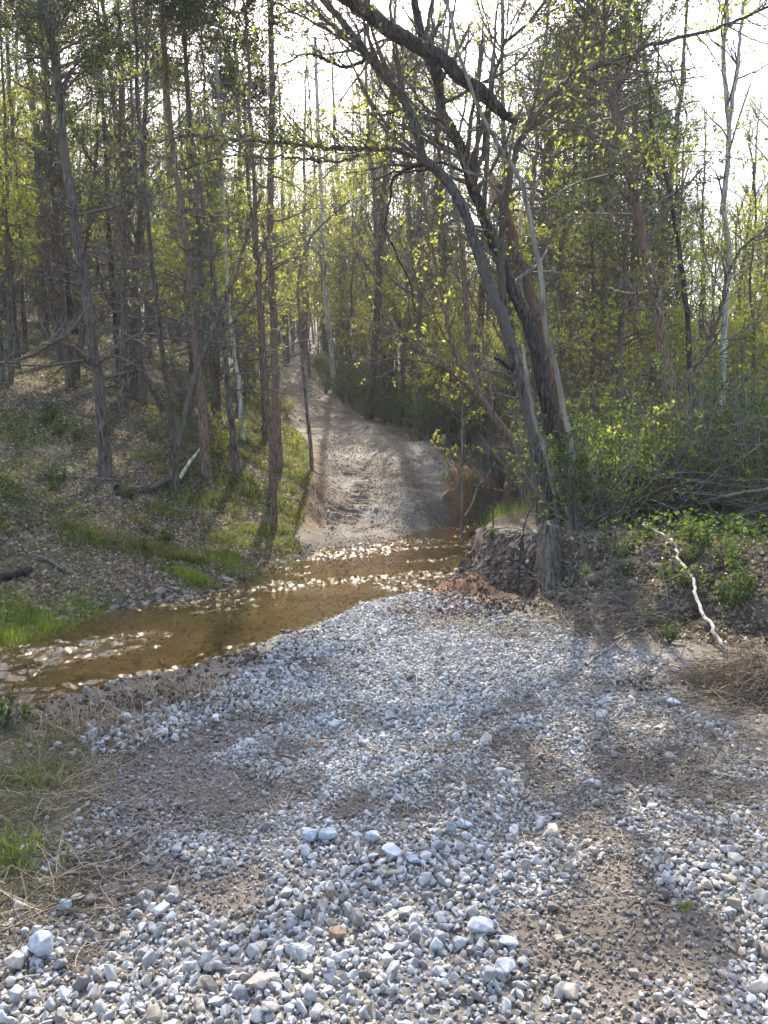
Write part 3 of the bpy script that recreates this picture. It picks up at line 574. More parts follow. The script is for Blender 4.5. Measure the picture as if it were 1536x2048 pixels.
def trace(px, Y=None, top=None, n=40, w0=20, w1=8, wob=0.0, rg=rng, dY=0.0):
    """pixel polyline base->top -> world path standing on the ground; top = total height to extend to"""
    if Y is None: b = hit(*px[0]); Y = b[1]
    m = len(px); pts = [at(a, c, Y+dY*i/(m-1)) for i, (a, c) in enumerate(px)]
    pts[0][2] = min(pts[0][2], g1(pts[0][0], pts[0][1])+.02)
    w0 = w0*.72; w1 = w1*.72; ws = list(np.linspace(w0, w1, m)/2/F*Y)
    if top is not None:
        H = pts[-1][2]-pts[0][2]
        if H < top:
            d = pts[-1]-pts[-2]; d = d/max(abs(d[2]), .2); d[:2] *= .5; d[2] = 1.0; st = 4
            for k in range(st): pts.append(pts[-1]+d*(top-H)/st); ws.append(ws[m-1]*(1-(k+1)/st*.85))
    P = smooth_path(pts, n); seg = np.interp(np.linspace(0, 1, n), np.linspace(0, 1, len(ws)), ws)
    P[:, :2] += rg.normal(0, wob, (n, 2)) if wob else 0
    return P, np.maximum(seg, .004)
def limb(px, Y, w0, w1, n=24, dY=0.0, wob=.012):
    m = len(px); pts = [at(a, c, Y+dY*i/(m-1)) for i, (a, c) in enumerate(px)]
    P = smooth_path(pts, n); P[1:] += rng.normal(0, wob, (n-1, 3)); return P, np.linspace(w0, w1, n)*.74/2/F*Y

# --- traced left trunks ------------------------------------------------------
LT = [
 ([(212,955),(200,800),(186,690),(176,620),(150,450),(130,300),(110,130),(85,0)],None,13,30,20,'bark_grey','grey cedar trunk on the leafy slope, thickest of the left bank, with dead side twigs','c',46,1.0),
 ([(549,1060),(540,875),(532,750),(522,625),(515,500),(508,360),(500,225),(495,100)],None,11,17,9,'bark_red','slim reddish trunk nearest the water on the grassy bank','c',26,.8),
 ([(557,937),(552,800),(548,680),(544,560),(538,500),(542,350),(544,200),(543,0)],None,14,22,15,'bark_red','tall straight red brown cedar trunk behind the trunk nearest the water','c',30,1.3),
 ([(472,948),(462,825),(452,725),(445,650),(428,570),(405,400),(386,300),(377,200),(368,60)],None,12,18,10,'bark_grey','bowed grey trunk with a kinked foot standing in bright grass','c',30,1.0),
 ([(414,960),(402,790),(390,700),(385,625),(379,540),(366,450),(352,340),(341,250),(330,125),(324,0)],None,13,21,15,'bark_red','reddish cedar trunk rising beside the pale leaning stick','c',40,1.2),
 ([(352,995),(345,875),(332,750),(320,650),(309,570),(298,470),(287,350),(277,225),(272,100)],None,12,17,9,'bark_brown','narrow brown trunk next to the mossy log','c',40,.8),
 ([(434,850),(422,725),(410,600),(398,480),(388,350),(375,200),(370,60)],None,12,14,9,'bark_brown','thin dark trunk second row, between the bowed and the reddish trunk','c',28,1.0),
 ([(486,884),(478,775),(467,690),(455,570),(448,430),(440,280),(432,120)],None,11,13,8,'bark_pale','pale thin trunk behind the bowed grey one','d',24,.8),
 ([(493,805),(492,675),(488,560),(480,420),(478,250),(470,80)],None,12,14,9,'bark_grey','grey trunk halfway up the bank left of the track','c',24,1.0),
 ([(532,886),(527,780),(520,650),(512,520),(500,400),(490,250)],None,11,15,10,'bark_red','dark red trunk hugging the left side of the straight cedar','c',22,1.2),
 ([(22,768),(18,625),(14,480),(12,330),(5,150)],None,12,12,7,'bark_brown','thin brown trunk at the far left edge','c',24,.9),
 ([(52,705),(43,575),(38,430),(25,270),(15,100)],None,13,13,9,'bark_grey','grey trunk near the left edge, higher on the slope','c',24,.9),
 ([(95,680),(85,550),(74,400),(70,250),(58,80)],None,13,14,9,'bark_grey','grey trunk between the left edge trunks and the dark stout one','d',20,.9),
 ([(150,668),(134,575),(120,430),(100,280),(90,100)],None,13,24,16,'bark_black','dark stout trunk high on the left slope','c',24,1.0),
 ([(240,775),(231,650),(222,520),(214,380),(205,200)],None,13,15,9,'bark_black','dark slim trunk right of the thick grey cedar','c',26,1.0),
 ([(352,690),(351,600),(346,480),(338,330),(330,180)],None,14,22,15,'bark_red','stout reddish trunk far back between slender stems','c',20,1.0),
 ([(300,720),(292,600),(284,470),(268,300),(262,150)],None,13,12,8,'bark_grey','far grey trunk seen between the brown and dark trunks','d',20,.9),
]
for k, (px, Y, H, w0, w1, bk, lab, st, nd, dn) in enumerate(LT):
    rg = np.random.default_rng(100+k); P, R = trace(px, Y, H, 42, w0, w1, .012, rg)
    if st == 'c': B, L = dress(P, R, rg, nd, (.12, .75), (.5, 1.7), int(46*dn*(1.6 if k in (1, 2, 4, 5) else 1.1)), (.50 if k not in (1, 2, 3, 4, 5) else .66, .98), (.8, 1.9), 'cedar', 1.2, None, 8)
    else: B, L = dress(P, R, rg, nd//2, (.2, .6), (.5, 1.4), 14, (.4, .97), (1.2, 2.4), 'dec', .8, (.055, .045), 6)
    put_tree('cedar_tree' if st == 'c' else 'bare_tree', P, R, lab, 'tree', bk, B, L, 'leaf_cedar' if st == 'c' else 'leaf_spring', 'twig', rg=rg)
# leaning stems on the left
for k, (px, Y, w0, w1, lab, bk, leafy) in enumerate([
 ([(342,968),(360,875),(385,765),(415,690),(440,625),(465,565),(500,450),(525,390)],None,14,7,'thin curved stem leaning right across the upright trunks','bark_grey',1),
 ([(358,905),(385,765),(420,690),(470,640),(520,575),(560,530)],None,8,4,'second thin stem leaning right, lower than the first','bark_grey',1),
 ([(336,835),(300,770),(265,690),(240,640),(205,575),(190,500)],None,14,8,'dead trunk leaning left, bristling with bare twigs','bark_brown',0),
 ([(140,708),(90,615),(40,555),(0,520)],None,8,4,'thin dead pole leaning left near the slope top','bark_grey',0),
 ([(622,760),(600,640),(596,560),(620,480),(655,440),(700,400)],20,9,4,'slender leafy stem arching right over the climbing track','bark_grey',1)]):
    rg = np.random.default_rng(200+k); P, R = trace(px, Y, None, 30, w0, w1, .01, rg)
    B, L = dress(P, R, rg, 16 if not leafy else 6, (.15, .95), (.4, 1.2), 9*leafy, (.35, .98), (.6, 1.4), 'dec', .8, (.055, .045), 5)
    put_tree('leaning_tree', P, R, lab, 'tree', bk, B, L, 'leaf_spring', 'twig', rg=rg)

# --- big forked tree at the root bank ---------------------------------------
rg = np.random.default_rng(300); YA = 10.3
base = at(1108,1048,YA)
P1, R1 = trace([(1092,1052),(1078,930),(1066,860),(1050,785),(1036,740),(1020,690),(1004,630),(985,592),(968,540),(953,490),(933,435),(903,375),(868,335),(846,318),(836,270),(819,219),(787,176),(756,137),(737,113),(710,75),(678,35),(650,5),(620,-30)], YA, None, 64, 40, 15, .006, rg)
R1[:30] *= np.linspace(1.0, 1.0, 30)
P2, R2 = limb([(1122,1060),(1116,960),(1104,860),(1094,800),(1078,720),(1060,650),(1040,610),(1018,590-30),(1003,525),(978,460),(953,390),(933,330),(913,275),(888,225),(873,165),(853,100),(835,30),(825,-60),(815,-200)], YA+.25, 42, 18, 60)
P3, R3 = limb([(1010,620),(1003,560),(1000,500),(1006,430),(1023,350),(1038,285),(1068,240),(1118,175),(1168,145),(1233,122),(1318,85),(1418,62),(1480,40),(1560,0)], YA+.1, 22, 6, 50, -.8)
P4, R4 = limb([(850,322),(800,303),(756,297),(678,297),(600,289),(540,281),(450,283),(380,270),(320,285)], YA, 15, 4, 40, -1.3)
P5, R5 = limb([(1118,175),(1153,135),(1183,100),(1203,60),(1233,0),(1250,-60)], YA, 11, 5)
P6, R6 = limb([(948,370),(965,300),(985,165),(1003,115),(1008,90),(1048,55),(1093,0),(1120,-50)], YA, 13, 7)
P7, R7 = limb([(737,113),(700,135),(660,122),(615,108),(560,130)], YA, 10, 4, 20, -.3)
P8, R8 = limb([(846,330),(805,345),(785,365),(778,410),(770,455),(790,500),(815,560),(830,620)], YA, 8, 3, 26, -.4)
P9, R9 = limb([(925,345),(895,325),(880,325),(850,342),(800,345),(745,360)], YA+.2, 10, 4, 20, -.3)
P10, R10 = limb([(756,297),(700,315),(650,325),(600,318),(550,315),(440,315),(360,340)], YA-.3, 8, 3, 26, -.8)
P11, R11 = limb([(913,275),(880,240),(840,238),(800,225),(760,230),(690,225)], YA+.2, 12, 4, 22, .3)
P12, R12 = limb([(1036,745),(1015,735),(1000,722),(988,712)], YA, 14, 8, 10, -.2)
P13, R13 = limb([(787,176),(745,60),(735,10),(720,-40)], YA, 9, 5, 14)
P14, R14 = limb([(737,113),(700,90),(660,62),(600,30),(540,0)], YA, 9, 4, 18, -.2)
P15, R15 = limb([(1130,445),(1100,400),(1040,370),(1010,395)][::-1], YA, 7, 4, 14)
P16, R16 = limb([(1038,285),(1090,310),(1170,290),(1260,300),(1330,310),(1420,300),(1500,330)], YA-.1, 7, 2, 30, -.6)
limbs = [('limb', P2, R2, 'bark_black')]+[('limb', p, r, m_) for p, r, m_ in [(P3, R3, 'bark_grey'), (P4, R4, 'bark_grey'), (P5, R5, 'bark_brown'), (P6, R6, 'bark_brown'), (P7, R7, 'bark_black'), (P8, R8, 'bark_black'), (P9, R9, 'bark_black'), (P10, R10, 'bark_grey'), (P11, R11, 'bark_black'), (P12, R12, 'bark_black'), (P13, R13, 'bark_grey'), (P14, R14, 'bark_grey'), (P16, R16, 'bark_grey')]]
B = Geo(); L = Geo()
for (p, r, n_, t0, ll) in [(P1, R1, 16, .55, (.6, 1.8)), (P2, R2, 20, .5, (.6, 2.0)), (P3, R3, 30, .25, (.5, 1.7)), (P4, R4, 26, .15, (.4, 1.2)), (P5, R5, 12, .2, (.5, 1.4)), (P6, R6, 14, .3, (.5, 1.5)), (P7, R7, 8, .2, (.3, .9)), (P8, R8, 7, .3, (.2, .6)), (P9, R9, 6, .3, (.2, .6)), (P10, R10, 12, .3, (.3, .8)), (P11, R11, 8, .3, (.3, .9)), (P13, R13, 6, .3, (.3, .9)), (P14, R14, 10, .3, (.3, 1.0)), (P16, R16, 16, .2, (.3, 1.0))]:
    a1, b1 = spawn(rg, p[None], r[None], int(n_*1.15), t0, 1, (.5, 1.1), ll, 7, .14, (0, -.02, .04), .5, .2, .25); B.tubes(a1, b1, 4)
    a2, b2 = spawn(rg, a1, b1, 6, .2, 1, (.4, 1.0), (.2, .7), 5, .18, (0, 0, .03), .6, .3, .3); B.tubes(a2, b2, 3)
    a3, b3 = spawn(rg, a2, b2, 3, .2, 1, (.4, 1.0), (.08, .3), 4, .18, (0, 0, .03), .7, .3, .4); B.tubes(a3, b3, 3)
    leaf_on(L, a3, rg, 1, .055, .035, .7)
for (p, n_) in [(P4, 330), (P10, 240), (P3, 300), (P16, 300), (P5, 150), (P11, 120)]:
    cidx = rg.integers(6, len(p), 14)
    for c in cidx:
        m = n_//14; L.leaves(p[c]+rg.normal(size=(m, 3))*np.array([.16, .12, .10])+np.array([0, 0, .05]), rg.normal(size=(m, 3))+np.array([0, 0, .6]), rg.uniform(.05, .09, m), rg.uniform(.025, .045, m), rg)
big = put_tree('forked_tree', P1, R1, 'big forked leaning tree with grey and blackish stems on the root bank', 'tree', 'bark_fork', B, L, 'leaf_spring', 'twig', rg=rg, sides=14, limbs=limbs, flare=True)
# exposed roots of the bank
loc = np.array(big.location); rr = Geo(); n_ = 36
sx = rg.uniform(1.25, 2.3, n_); sy = 10.2-(sx-1.25)*1.3+rg.normal(0, .15, n_); st = np.stack([sx, sy, ground(sx, sy)+.0], -1)
K = 9; pts = [st]; d = np.stack([rg.normal(-.3, .8, n_), rg.uniform(-1, -.1, n_), np.zeros(n_)], -1); cur = st
for j in range(K-1):
    cur = cur+nrm(d+rg.normal(size=(n_, 3))*.9)*np.array([1, 1, 0])*.11; c2 = cur.copy(); c2[:, 2] = ground(c2[:, 0], c2[:, 1])+.012+.01*rg.random(n_); pts.append(c2)
rr.tubes(np.stack(pts, 1)-loc, rg.uniform(.006, .024, n_)[:, None]*np.linspace(1, .35, K)[None], 5, rough=.2, rg=rg)
a2, b2 = spawn(rg, np.stack(pts, 1)-loc, rg.uniform(.004, .009, n_)[:, None]*np.ones(K)[None], 2, .1, 1, (.6, 1.6), (.1, .4), 6, .5, (-.02, -.1, .0), .5); rr.tubes(a2, b2, 3)
link('roots', rr.mesh('roots', True), M['twig_pale'], big)

# broken snag
P, R = trace([(1138,930),(1125,850),(1100,740),(1082,655),(1066,600),(1050,560),(1032,505),(1018,450),(1006,400),(998,372)], 10.9, None, 34, 40, 24, .006, rg)
snag = put_tree('broken_snag', P, R, 'snapped reddish trunk with a pale splintered top beside the forked tree', 'dead tree', 'bark_red', None, None, None, None, rg=rg, flare=True)
g = Geo(); loc = P[0]; tipc = P[-1]
for j, (dx, h, wd) in enumerate([(-.085, .30, .05), (-.05, .24, .045), (-.015, .17, .04), (.02, .12, .04), (.05, .05, .035), (-.065, .12, .05)]):
    q = np.stack([tipc+np.array([dx*.8, .02*(j % 2), -.22]), tipc+np.array([dx-.01, 0, 0]), tipc+np.array([dx-.04, 0, h*.6]), tipc+np.array([dx-.055, 0, h])])-loc
    g.tubes(smooth_path(q, 8)[None], np.linspace(wd, .004, 8)[None], 5, rough=.3, rg=rg)
link('splintered_top', g.mesh('splintered_top'), M['split_wood'], snag)
g = Geo(); q = np.array([at(1040,470,10.8), at(1043,430,10.75), at(1046,400,10.75)])-loc; g.tubes(smooth_path(q, 6)[None], np.linspace(.03, .004, 6)[None], 5); link('splinter', g.mesh('splinter'), M['split_wood'], snag)
# the snapped-off top hanging across the canopy
Pf, Rf = limb([(1032,243),(1000,222),(975,195),(920,152),(873,113),(819,82),(768,51),(729,23),(690,-5),(640,-40),(560,-110)], YA-.15, 29, 46, 44, -.5); Rf = Rf*np.interp(np.arange(44), [0, 6, 20, 34, 43], [.75, 1, 1.0, .85, .4])
fr = empty('fallen_treetop', Pf[0], 'thick dark broken trunk hanging diagonally across the canopy', 'fallen trunk')
g = Geo(); g.tubes((Pf-Pf[0])[None], Rf[None], 10, rough=.2, rg=rg); link('trunk', g.mesh('trunk', True), M['bark_black'], fr)
q, rq = limb([(862,120),(872,140),(884,162)], YA-.3, 30, 22, 10); g = Geo(); g.tubes((q-Pf[0])[None], rq[None], 8, rough=.2, rg=rg); link('stub', g.mesh('stub', True), M['bark_black'], fr)
a1, b1 = spawn(rg, Pf[None]-Pf[0], Rf[None], 22, .35, 1, (.6, 1.3), (.4, 1.5), 7, .15, (0, 0, .02), .3); g = Geo(); g.tubes(a1, b1, 4)
a2, b2 = spawn(rg, a1, b1, 6, .2, 1, (.4, 1), (.2, .6), 5, .2, (0, 0, 0), .6); g.tubes(a2, b2, 3); link('branches', g.mesh('branches'), M['twig'], fr)

# pale stem and vine
def simple_stem(name, px, Y, w0, w1, label, cat, bk, n=50, dY=0, wob=.006, nb=10, bl=(.3, .9), leafy=0, leafm='leaf_spring', top=None, leaf=(.05, .035), t0=.3):
    P, R = trace(px, Y, top, n, w0, w1, wob, rg, dY); B = Geo(); L = Geo()
    if nb:
        a1, b1 = spawn(rg, P[None], R[None], nb, t0, 1, (.5, 1.1), bl, 6, .15, (0, 0, .05), .5, .3, .3); B.tubes(a1, b1, 4)
        a2, b2 = spawn(rg, a1, b1, 5, .2, 1, (.4, 1), (bl[0]*.4, bl[1]*.5), 5, .2, (0, 0, .03), .7); B.tubes(a2, b2, 3)
        if leafy: leaf_on(L, a2, rg, leafy, *leaf); leaf_on(L, a1, rg, leafy, *leaf)
    return put_tree(name, P, R, label, cat, bk, B, L, leafm, 'twig', rg=rg, sides=8, rough=.06, flare=w0 > 10)
simple_stem('slender_tree', [(1140,1048),(1144,930),(1140,880),(1126,820),(1114,750),(1100,700),(1090,650),(1083,560),(1070,490),(1052,400),(1035,350),(1010,310),(990,280),(970,240),(950,200),(930,140),(918,110),(905,50),(893,0),(880,-80)], 9.9, 18, 8, 'pale smooth slender stem curving up in front of the forked tree', 'tree', 'bark_smooth', 60, nb=12, bl=(.4, 1.2), leafy=1, t0=.55)
simple_stem('woody_vine', [(1118,1005),(1108,975),(1088,900),(1066,830),(1054,750),(1045,690)], 9.95, 14, 9, 'bare woody vine pressed against the black stem', 'vine', 'bark_smooth', 26, nb=0)

# leaning multi-stem tree beyond the ford
YD = 15.0
P, R = trace([(1062,940),(1035,895),(1008,860),(968,805),(948,760),(940,700),(932,600),(924,500),(912,425),(900,330),(890,240)], YD, None, 44, 26, 8, .01, rg)
limbs = []; B = Geo(); L = Geo()
for px_, a_, b_ in [([(948,760),(918,720),(898,665),(884,600),(874,540),(858,450),(843,375),(835,290)], 15, 6), ([(985,830),(933,775),(883,725),(833,685),(798,662),(760,652)], 11, 4), ([(960,800),(900,745),(843,722),(778,720),(740,715)], 8, 3), ([(990,840),(975,740),(960,640),(930,560),(900,480),(880,430)], 8, 3), ([(915,710),(860,620),(830,540),(815,470)], 6, 3)]:
    q, rq = limb(px_, YD, a_, b_, 26, rng.uniform(-.5, .5)); limbs.append(('limb', q, rq, 'bark_red'))
for q, rq in [(P, R)]+[(l[1], l[2]) for l in limbs]:
    a1, b1 = spawn(rg, q[None], rq[None], 9, .3, 1, (.4, 1), (.5, 1.5), 6, .15, (0, 0, .06), .5); B.tubes(a1, b1, 4)
    a2, b2 = spawn(rg, a1, b1, 6, .2, 1, (.4, 1), (.2, .6), 5, .2, (0, 0, .03), .7); B.tubes(a2, b2, 3); leaf_on(L, a2, rg, 1, .06, .045)
put_tree('leaning_tree', P, R, 'red brown tree with several stems leaning left over the far bank', 'tree', 'bark_red', B, L, 'leaf_spring', 'twig', rg=rg, limbs=limbs)

# right side trees
RT = [
 ([(1352,900),(1338,780),(1326,700),(1315,620),(1300,550),(1285,480),(1270,400),(1250,320),(1235,250),(1225,190),(1210,130),(1195,60),(1185,0)],13.0,13,34,20,'bark_red','shaggy red brown cedar trunk leaning left, thickest on the right','c',36,1.0),
 ([(1392,880),(1378,700),(1370,590),(1363,540),(1350,450),(1338,370),(1308,275),(1298,180),(1285,100),(1275,0)],16,13,15,9,'bark_black','slim dark trunk right of the shaggy red one','d',14,.7),
 ([(1446,900),(1446,760),(1450,640),(1453,575),(1458,500),(1448,425),(1453,350),(1458,280),(1453,200),(1448,100),(1455,0)],18,15,16,11,'bark_pale','white barked sycamore against the open sky','d',0,.2),
 ([(1345,880),(1343,830),(1368,765),(1408,705),(1438,635),(1448,575),(1480,500),(1530,460)],12.5,None,16,6,'bark_brown','crooked brown stem leaning right above the brush tangle','d',10,.7),
 ([(1187,850),(1186,740),(1187,550),(1180,400),(1165,300),(1160,180)],20,12,13,8,'bark_brown','thin brown trunk in the gap between forked tree and shaggy cedar','c',36,1.0),
 ([(1147,850),(1143,730),(1138,600),(1130,480),(1118,330)],22,12,11,7,'bark_brown','second thin trunk just left of that gap, farther back','c',34,1.0),
 ([(1240,900),(1235,700),(1232,560),(1215,420),(1208,250)],24,13,12,8,'bark_grey','grey far trunk left of the shaggy red cedar','c',30,1.1),
 ([(1505,900),(1508,700),(1500,560),(1512,420),(1500,300)],20,9,9,5,'bark_grey','thin grey trunk at the right edge below open sky','d',6,.6),
 ([(1290,880),(1270,760),(1262,640),(1250,500),(1262,380)],26,12,11,7,'bark_black','far black trunk crossing behind the shaggy cedar','c',26,1.0),
 ([(672,792),(660,675),(652,600),(650,550),(645,425),(636,250),(630,75)],None,14,14,9,'bark_pale','pale grey trunk right of the climbing track','d',14,.8),
 ([(692,752),(668,690),(645,640),(620,585),(600,540)],None,None,8,4,'bark_pale','thin pale pole leaning left beside the pale grey trunk','d',5,.6),
 ([(905,740),(890,600),(888,500),(880,330),(870,180)],26,13,11,7,'bark_brown','slim upright trunk behind the leaning red brown tree','c',34,1.1),
 ([(820,800),(826,650),(824,500),(810,330),(806,200)],30,14,11,8,'bark_grey','grey upright trunk over the dark thicket','c',30,1.2),
 ([(770,800),(765,650),(760,520),(748,400),(744,260)],33,13,9,7,'bark_grey','far thin grey trunk at the centre of the wood','d',16,.9),
]
for k, (px, Y, H, w0, w1, bk, lab, st, nd, dn) in enumerate(RT):
    rg = np.random.default_rng(400+k); P, R = trace(px, Y, H, 42, w0, w1, .012, rg)
    if st == 'c': B, L = dress(P, R, rg, nd, (.15, .8), (.6, 2.0), int(58*dn), (.3, .98), (.9, 2.3), 'cedar', 1.0, None, 8)
    else: B, L = dress(P, R, rg, nd//2, (.25, .6), (.5, 1.4), 16, (.35, .97), (1.0, 2.4), 'dec', dn, (.05, .035), 7)
    lm = []
    if 'sycamore' in lab:
        q, rq = limb([(1458,250),(1466,190),(1473,150),(1478,100),(1483,50),(1492,-20)], 18, 12, 8, 20); lm = [('limb', q, rq, 'bark_pale')]
    put_tree('cedar_tree' if st == 'c' else 'bare_tree', P, R, lab, 'tree', bk, B, L, ('leaf_cedar_dusty' if k in (4, 5, 6, 8, 11, 12) else 'leaf_cedar') if st == 'c' else 'leaf_spring', 'twig', rg=rg, limbs=lm)
rg = np.random.default_rng(500)
simple_stem('young_tree', [(924,965),(924,900),(926,820),(921,760),(918,700)], 15.5, 7, 3, 'straight young stem with bright layered leaves above the far dirt bank', 'sapling', 'bark_smooth', 20, nb=26, bl=(.5, 1.3), leafy=4, leaf=(.07, .06), t0=.1)
simple_stem('thin_sapling', [(986,1092),(984,1000),(982,930),(985,870),(990,790)], 10.6, 4, 2.4, 'thin dark whip standing at the creek side of the root bank', 'sapling', 'bark_black', 20, nb=2, bl=(.1, .3))
simple_stem('thin_sapling', [(1036,1190),(1040,1110),(1052,1040),(1068,1010)], 8.9, 5, 3, 'thin dark whip bent right in front of the root bank', 'sapling', 'bark_black', 20, nb=2, bl=(.1, .3))

# stump on the bank
rg = np.random.default_rng(510)
P = smooth_path([at(1103,1235,8.45), at(1100,1170,8.5), at(1096,1100,8.55), at(1098,1052,8.6)], 22)
R = np.interp(np.arange(22), [0, 5, 14, 21], [.17, .125, .115, .105])*1.05
st = empty('stump', P[0], 'muddy grey broken stump standing upright in the root bank', 'stump'); g = Geo(); g.tubes((P-P[0])[None], R[None], 16, rough=.22, rg=rg); link('trunk', g.mesh('trunk', True), M['bark_grey'], st)
g = Geo()
for a_ in np.linspace(0, 6.28, 9)[:-1]:
    q = np.stack([P[-1]+np.array([math.cos(a_)*.07, math.sin(a_)*.07, -.04]), P[-1]+np.array([math.cos(a_)*.075, math.sin(a_)*.075, rg.uniform(.01, .09)])])-P[0]; g.tubes(np.linspace(q[0], q[1], 4)[None], np.array([[.03, .028, .02, .006]]), 5, rough=.3, rg=rg)
link('broken_rim', g.mesh('broken_rim'), M['bark_grey'], st)

def stick(name, px, label, cat, w0, w1, bk, lift=.03, Y=None, n=24, nb=0, bl=(.2, .5), wob=.008, rough=.1, onground=True):
    if onground: pts = [hit(a, b) for a, b in px]; pts = [np.array([p[0], p[1], p[2]+lift]) for p in pts]
    else: pts = [at(a, b, yy) for (a, b), yy in zip(px, Y)]
    P = smooth_path(pts, n); P = P+rg.normal(0, wob, P.shape); Yd = P[:, 1].mean(); R = np.linspace(w0, w1, n)/2/F*Yd
    o = empty(name, P[0], label, cat); g = Geo(); g.tubes((P-P[0])[None], R[None], 8, rough=rough, rg=rg)
    link('stem', g.mesh('stem', True), M[bk], o)
    if nb:
        a1, b1 = spawn(rg, (P-P[0])[None], R[None], nb, .1, 1, (.4, 1.1), bl, 6, .2, (0, 0, .03), .5); g = Geo(); g.tubes(a1, b1, 4)
        a2, b2 = spawn(rg, a1, b1, 3, .2, 1, (.4, 1), (bl[0]*.4, bl[1]*.6), 5, .2, (0, 0, 0), .7); g.tubes(a2, b2, 3); link('side_twigs', g.mesh('side_twigs'), M['twig'], o)
    return o
stick('fallen_log', [(235,988),(290,985),(345,970)], 'short mossy log lying at the foot of the narrow brown trunk', 'log', 20, 16, 'bark_brown', .05)
stick('fallen_branch', [(358,975),(380,940),(406,905)], 'pale dead stick propped beside the reddish cedar', 'branch', 8, 5, 'bark_pale', .12)
stick('fallen_branch', [(88,953),(150,962),(240,965)], 'long thin branch lying left of the thick grey cedar', 'branch', 4, 3, 'twig_pale', .03, nb=3)
stick('fallen_log', [(-40,1172),(10,1165),(62,1156)], 'dark log end poking in from the left edge', 'log', 20, 15, 'bark_black', .06)
stick('fallen_branch', [(78,1122),(105,1132),(135,1152)], 'weathered stick on dead leaves above the log end', 'branch', 9, 7, 'bark_grey', .04)
stick('fallen_branch', [(30,1045),(55,1060),(85,1080)], 'stub of grey branch half buried on the left slope', 'branch', 7, 5, 'bark_grey', .03)
stick('fallen_branch', [(450,1010),(500,1008),(545,1012)], 'thin dark branch on bright grass under the trunks', 'branch', 4, 3, 'bark_brown', .04, nb=4)
stick('fallen_branch', [(470,1162),(500,1168),(530,1172)], 'dark twig at the waterline below the grassy bank', 'branch', 5, 3, 'bark_black', .03, nb=4)
stick('fallen_branch', [(985,1048),(1030,1052),(1075,1050)], 'dark branch lying across the water behind the root bank', 'branch', 8, 6, 'bark_black', .06, Y=[12,12,11.8], onground=False, nb=4)
stick('bare_branch', [(1285,1048),(1335,1075),(1352,1092),(1357,1120),(1385,1155),(1395,1200),(1420,1250),(1447,1297)], 'pale curved bare branch arching down to the straw heap', 'branch', 5, 7, 'bark_pale', .1, Y=[8.2,7.6,7.4,7.2,6.8,6.4,6.0,5.75], onground=False, n=40)
stick('bare_branch', [(1395,1005),(1440,995),(1500,985),(1570,975)], 'thick pale branch jutting from the brush at the right edge', 'branch', 5, 8, 'bark_smooth', .1, Y=[9.5,9.2,9,8.6], onground=False)
stick('broken_stake', [(1484,1145),(1487,1100),(1491,1055)], 'pale splintered wood stake sticking up at the right edge', 'stake', 11, 8, 'split_wood', Y=[8,8,8], onground=False, n=10)
stick('rotten_log', [(1172,1170),(1210,1158),(1262,1150),(1330,1150)], 'rotten mossy log with a torn end in the right bank', 'log', 26, 20, 'bark_brown', .03, rough=.35)
stick('low_limb', [(-60,745),(0,728),(60,712),(115,680),(150,650),(185,600)], 'long low limb reaching in from the left edge', 'branch', 8, 5, 'bark_brown', Y=[12,12,12,12,12.2,12.4], onground=False, nb=14, bl=(.3, .9))
for i, (pts, lb) in enumerate([([(1170,1340),(1210,1310),(1255,1285)], 'grey stick on dry soil below the rotten log'), ([(1225,1290),(1290,1255),(1360,1230)], 'thin pale stick lying among leaves right of the bank'), ([(1270,1395),(1300,1340),(1320,1290)], 'thin dark stick leaning on dusty ground near the straw heap'), ([(1265,1830),(1300,1835),(1375,1832)], 'short brown stick on the mud patch, lower right')]):
    stick('fallen_branch', pts, lb, 'branch', 5, 3, 'twig_pale' if i < 2 else 'bark_brown', .03)

# ------------------------------------------------------------------ background wood (copied trees)
def proto(kind, H, seed, r0=.12):
    rg = np.random.default_rng(seed); n = 26; z = np.linspace(0, H, n)
    ln = rg.normal(0, .03, 2); P = np.stack([z*ln[0]+np.cumsum(rg.normal(0, .03, n)), z*ln[1]+np.cumsum(rg.normal(0, .03, n)), z], -1); P[:, :2] -= P[0, :2]
    R = r0*(1-.85*z/H)
    if kind == 'cedar': B, L = dress(P, R, rg, 46, (.06, .65), (.6, 2.0), 46, (.42, .99), (.9, 2.2), 'cedar', .75, None, 8)
    elif kind == 'bare': B, L = dress(P, R, rg, 6, (.2, .5), (.5, 1.5), 30, (.15, .98), (1.2, 3.0), 'dec', .34, (.05, .035), 8)
    else: B, L = dress(P, R, rg, 4, (.15, .5), (.5, 1.2), 24, (.22, .98), (1.2, 3.0), 'dec', 2.6, (.06, .045), 9)
    bk = {'cedar': 'bark_red', 'bare': 'bark_grey', 'spring': 'bark_brown'}[kind]; lf = {'cedar': 'leaf_cedar', 'bare': 'leaf_spring', 'spring': 'leaf_spring'}[kind]
    root = put_tree({'cedar': 'cedar_tree', 'bare': 'bare_tree', 'spring': 'budding_tree'}[kind], P, R, None, 'tree', bk, B, L, lf, 'twig', rg=rg, sides=7)
    return root
def copy_tree(o, parent=None):
    c = o.copy(); COL.objects.link(c)
    if parent: c.parent = parent; c.matrix_parent_inverse = o.matrix_parent_inverse
    for ch in list(o.children): copy_tree(ch, c)
    return c
protos = {'cedar': [proto('cedar', 13, 1, .13), proto('cedar', 11, 2, .11), proto('cedar', 14, 3, .15)], 'bare': [proto('bare', 15, 4, .13), proto('bare', 13, 5, .11), proto('bare', 17, 6, .16)], 'spring': [proto('spring', 8, 7, .07), proto('spring', 10, 8, .09), proto('spring', 6, 9, .05)]}
uses = {}
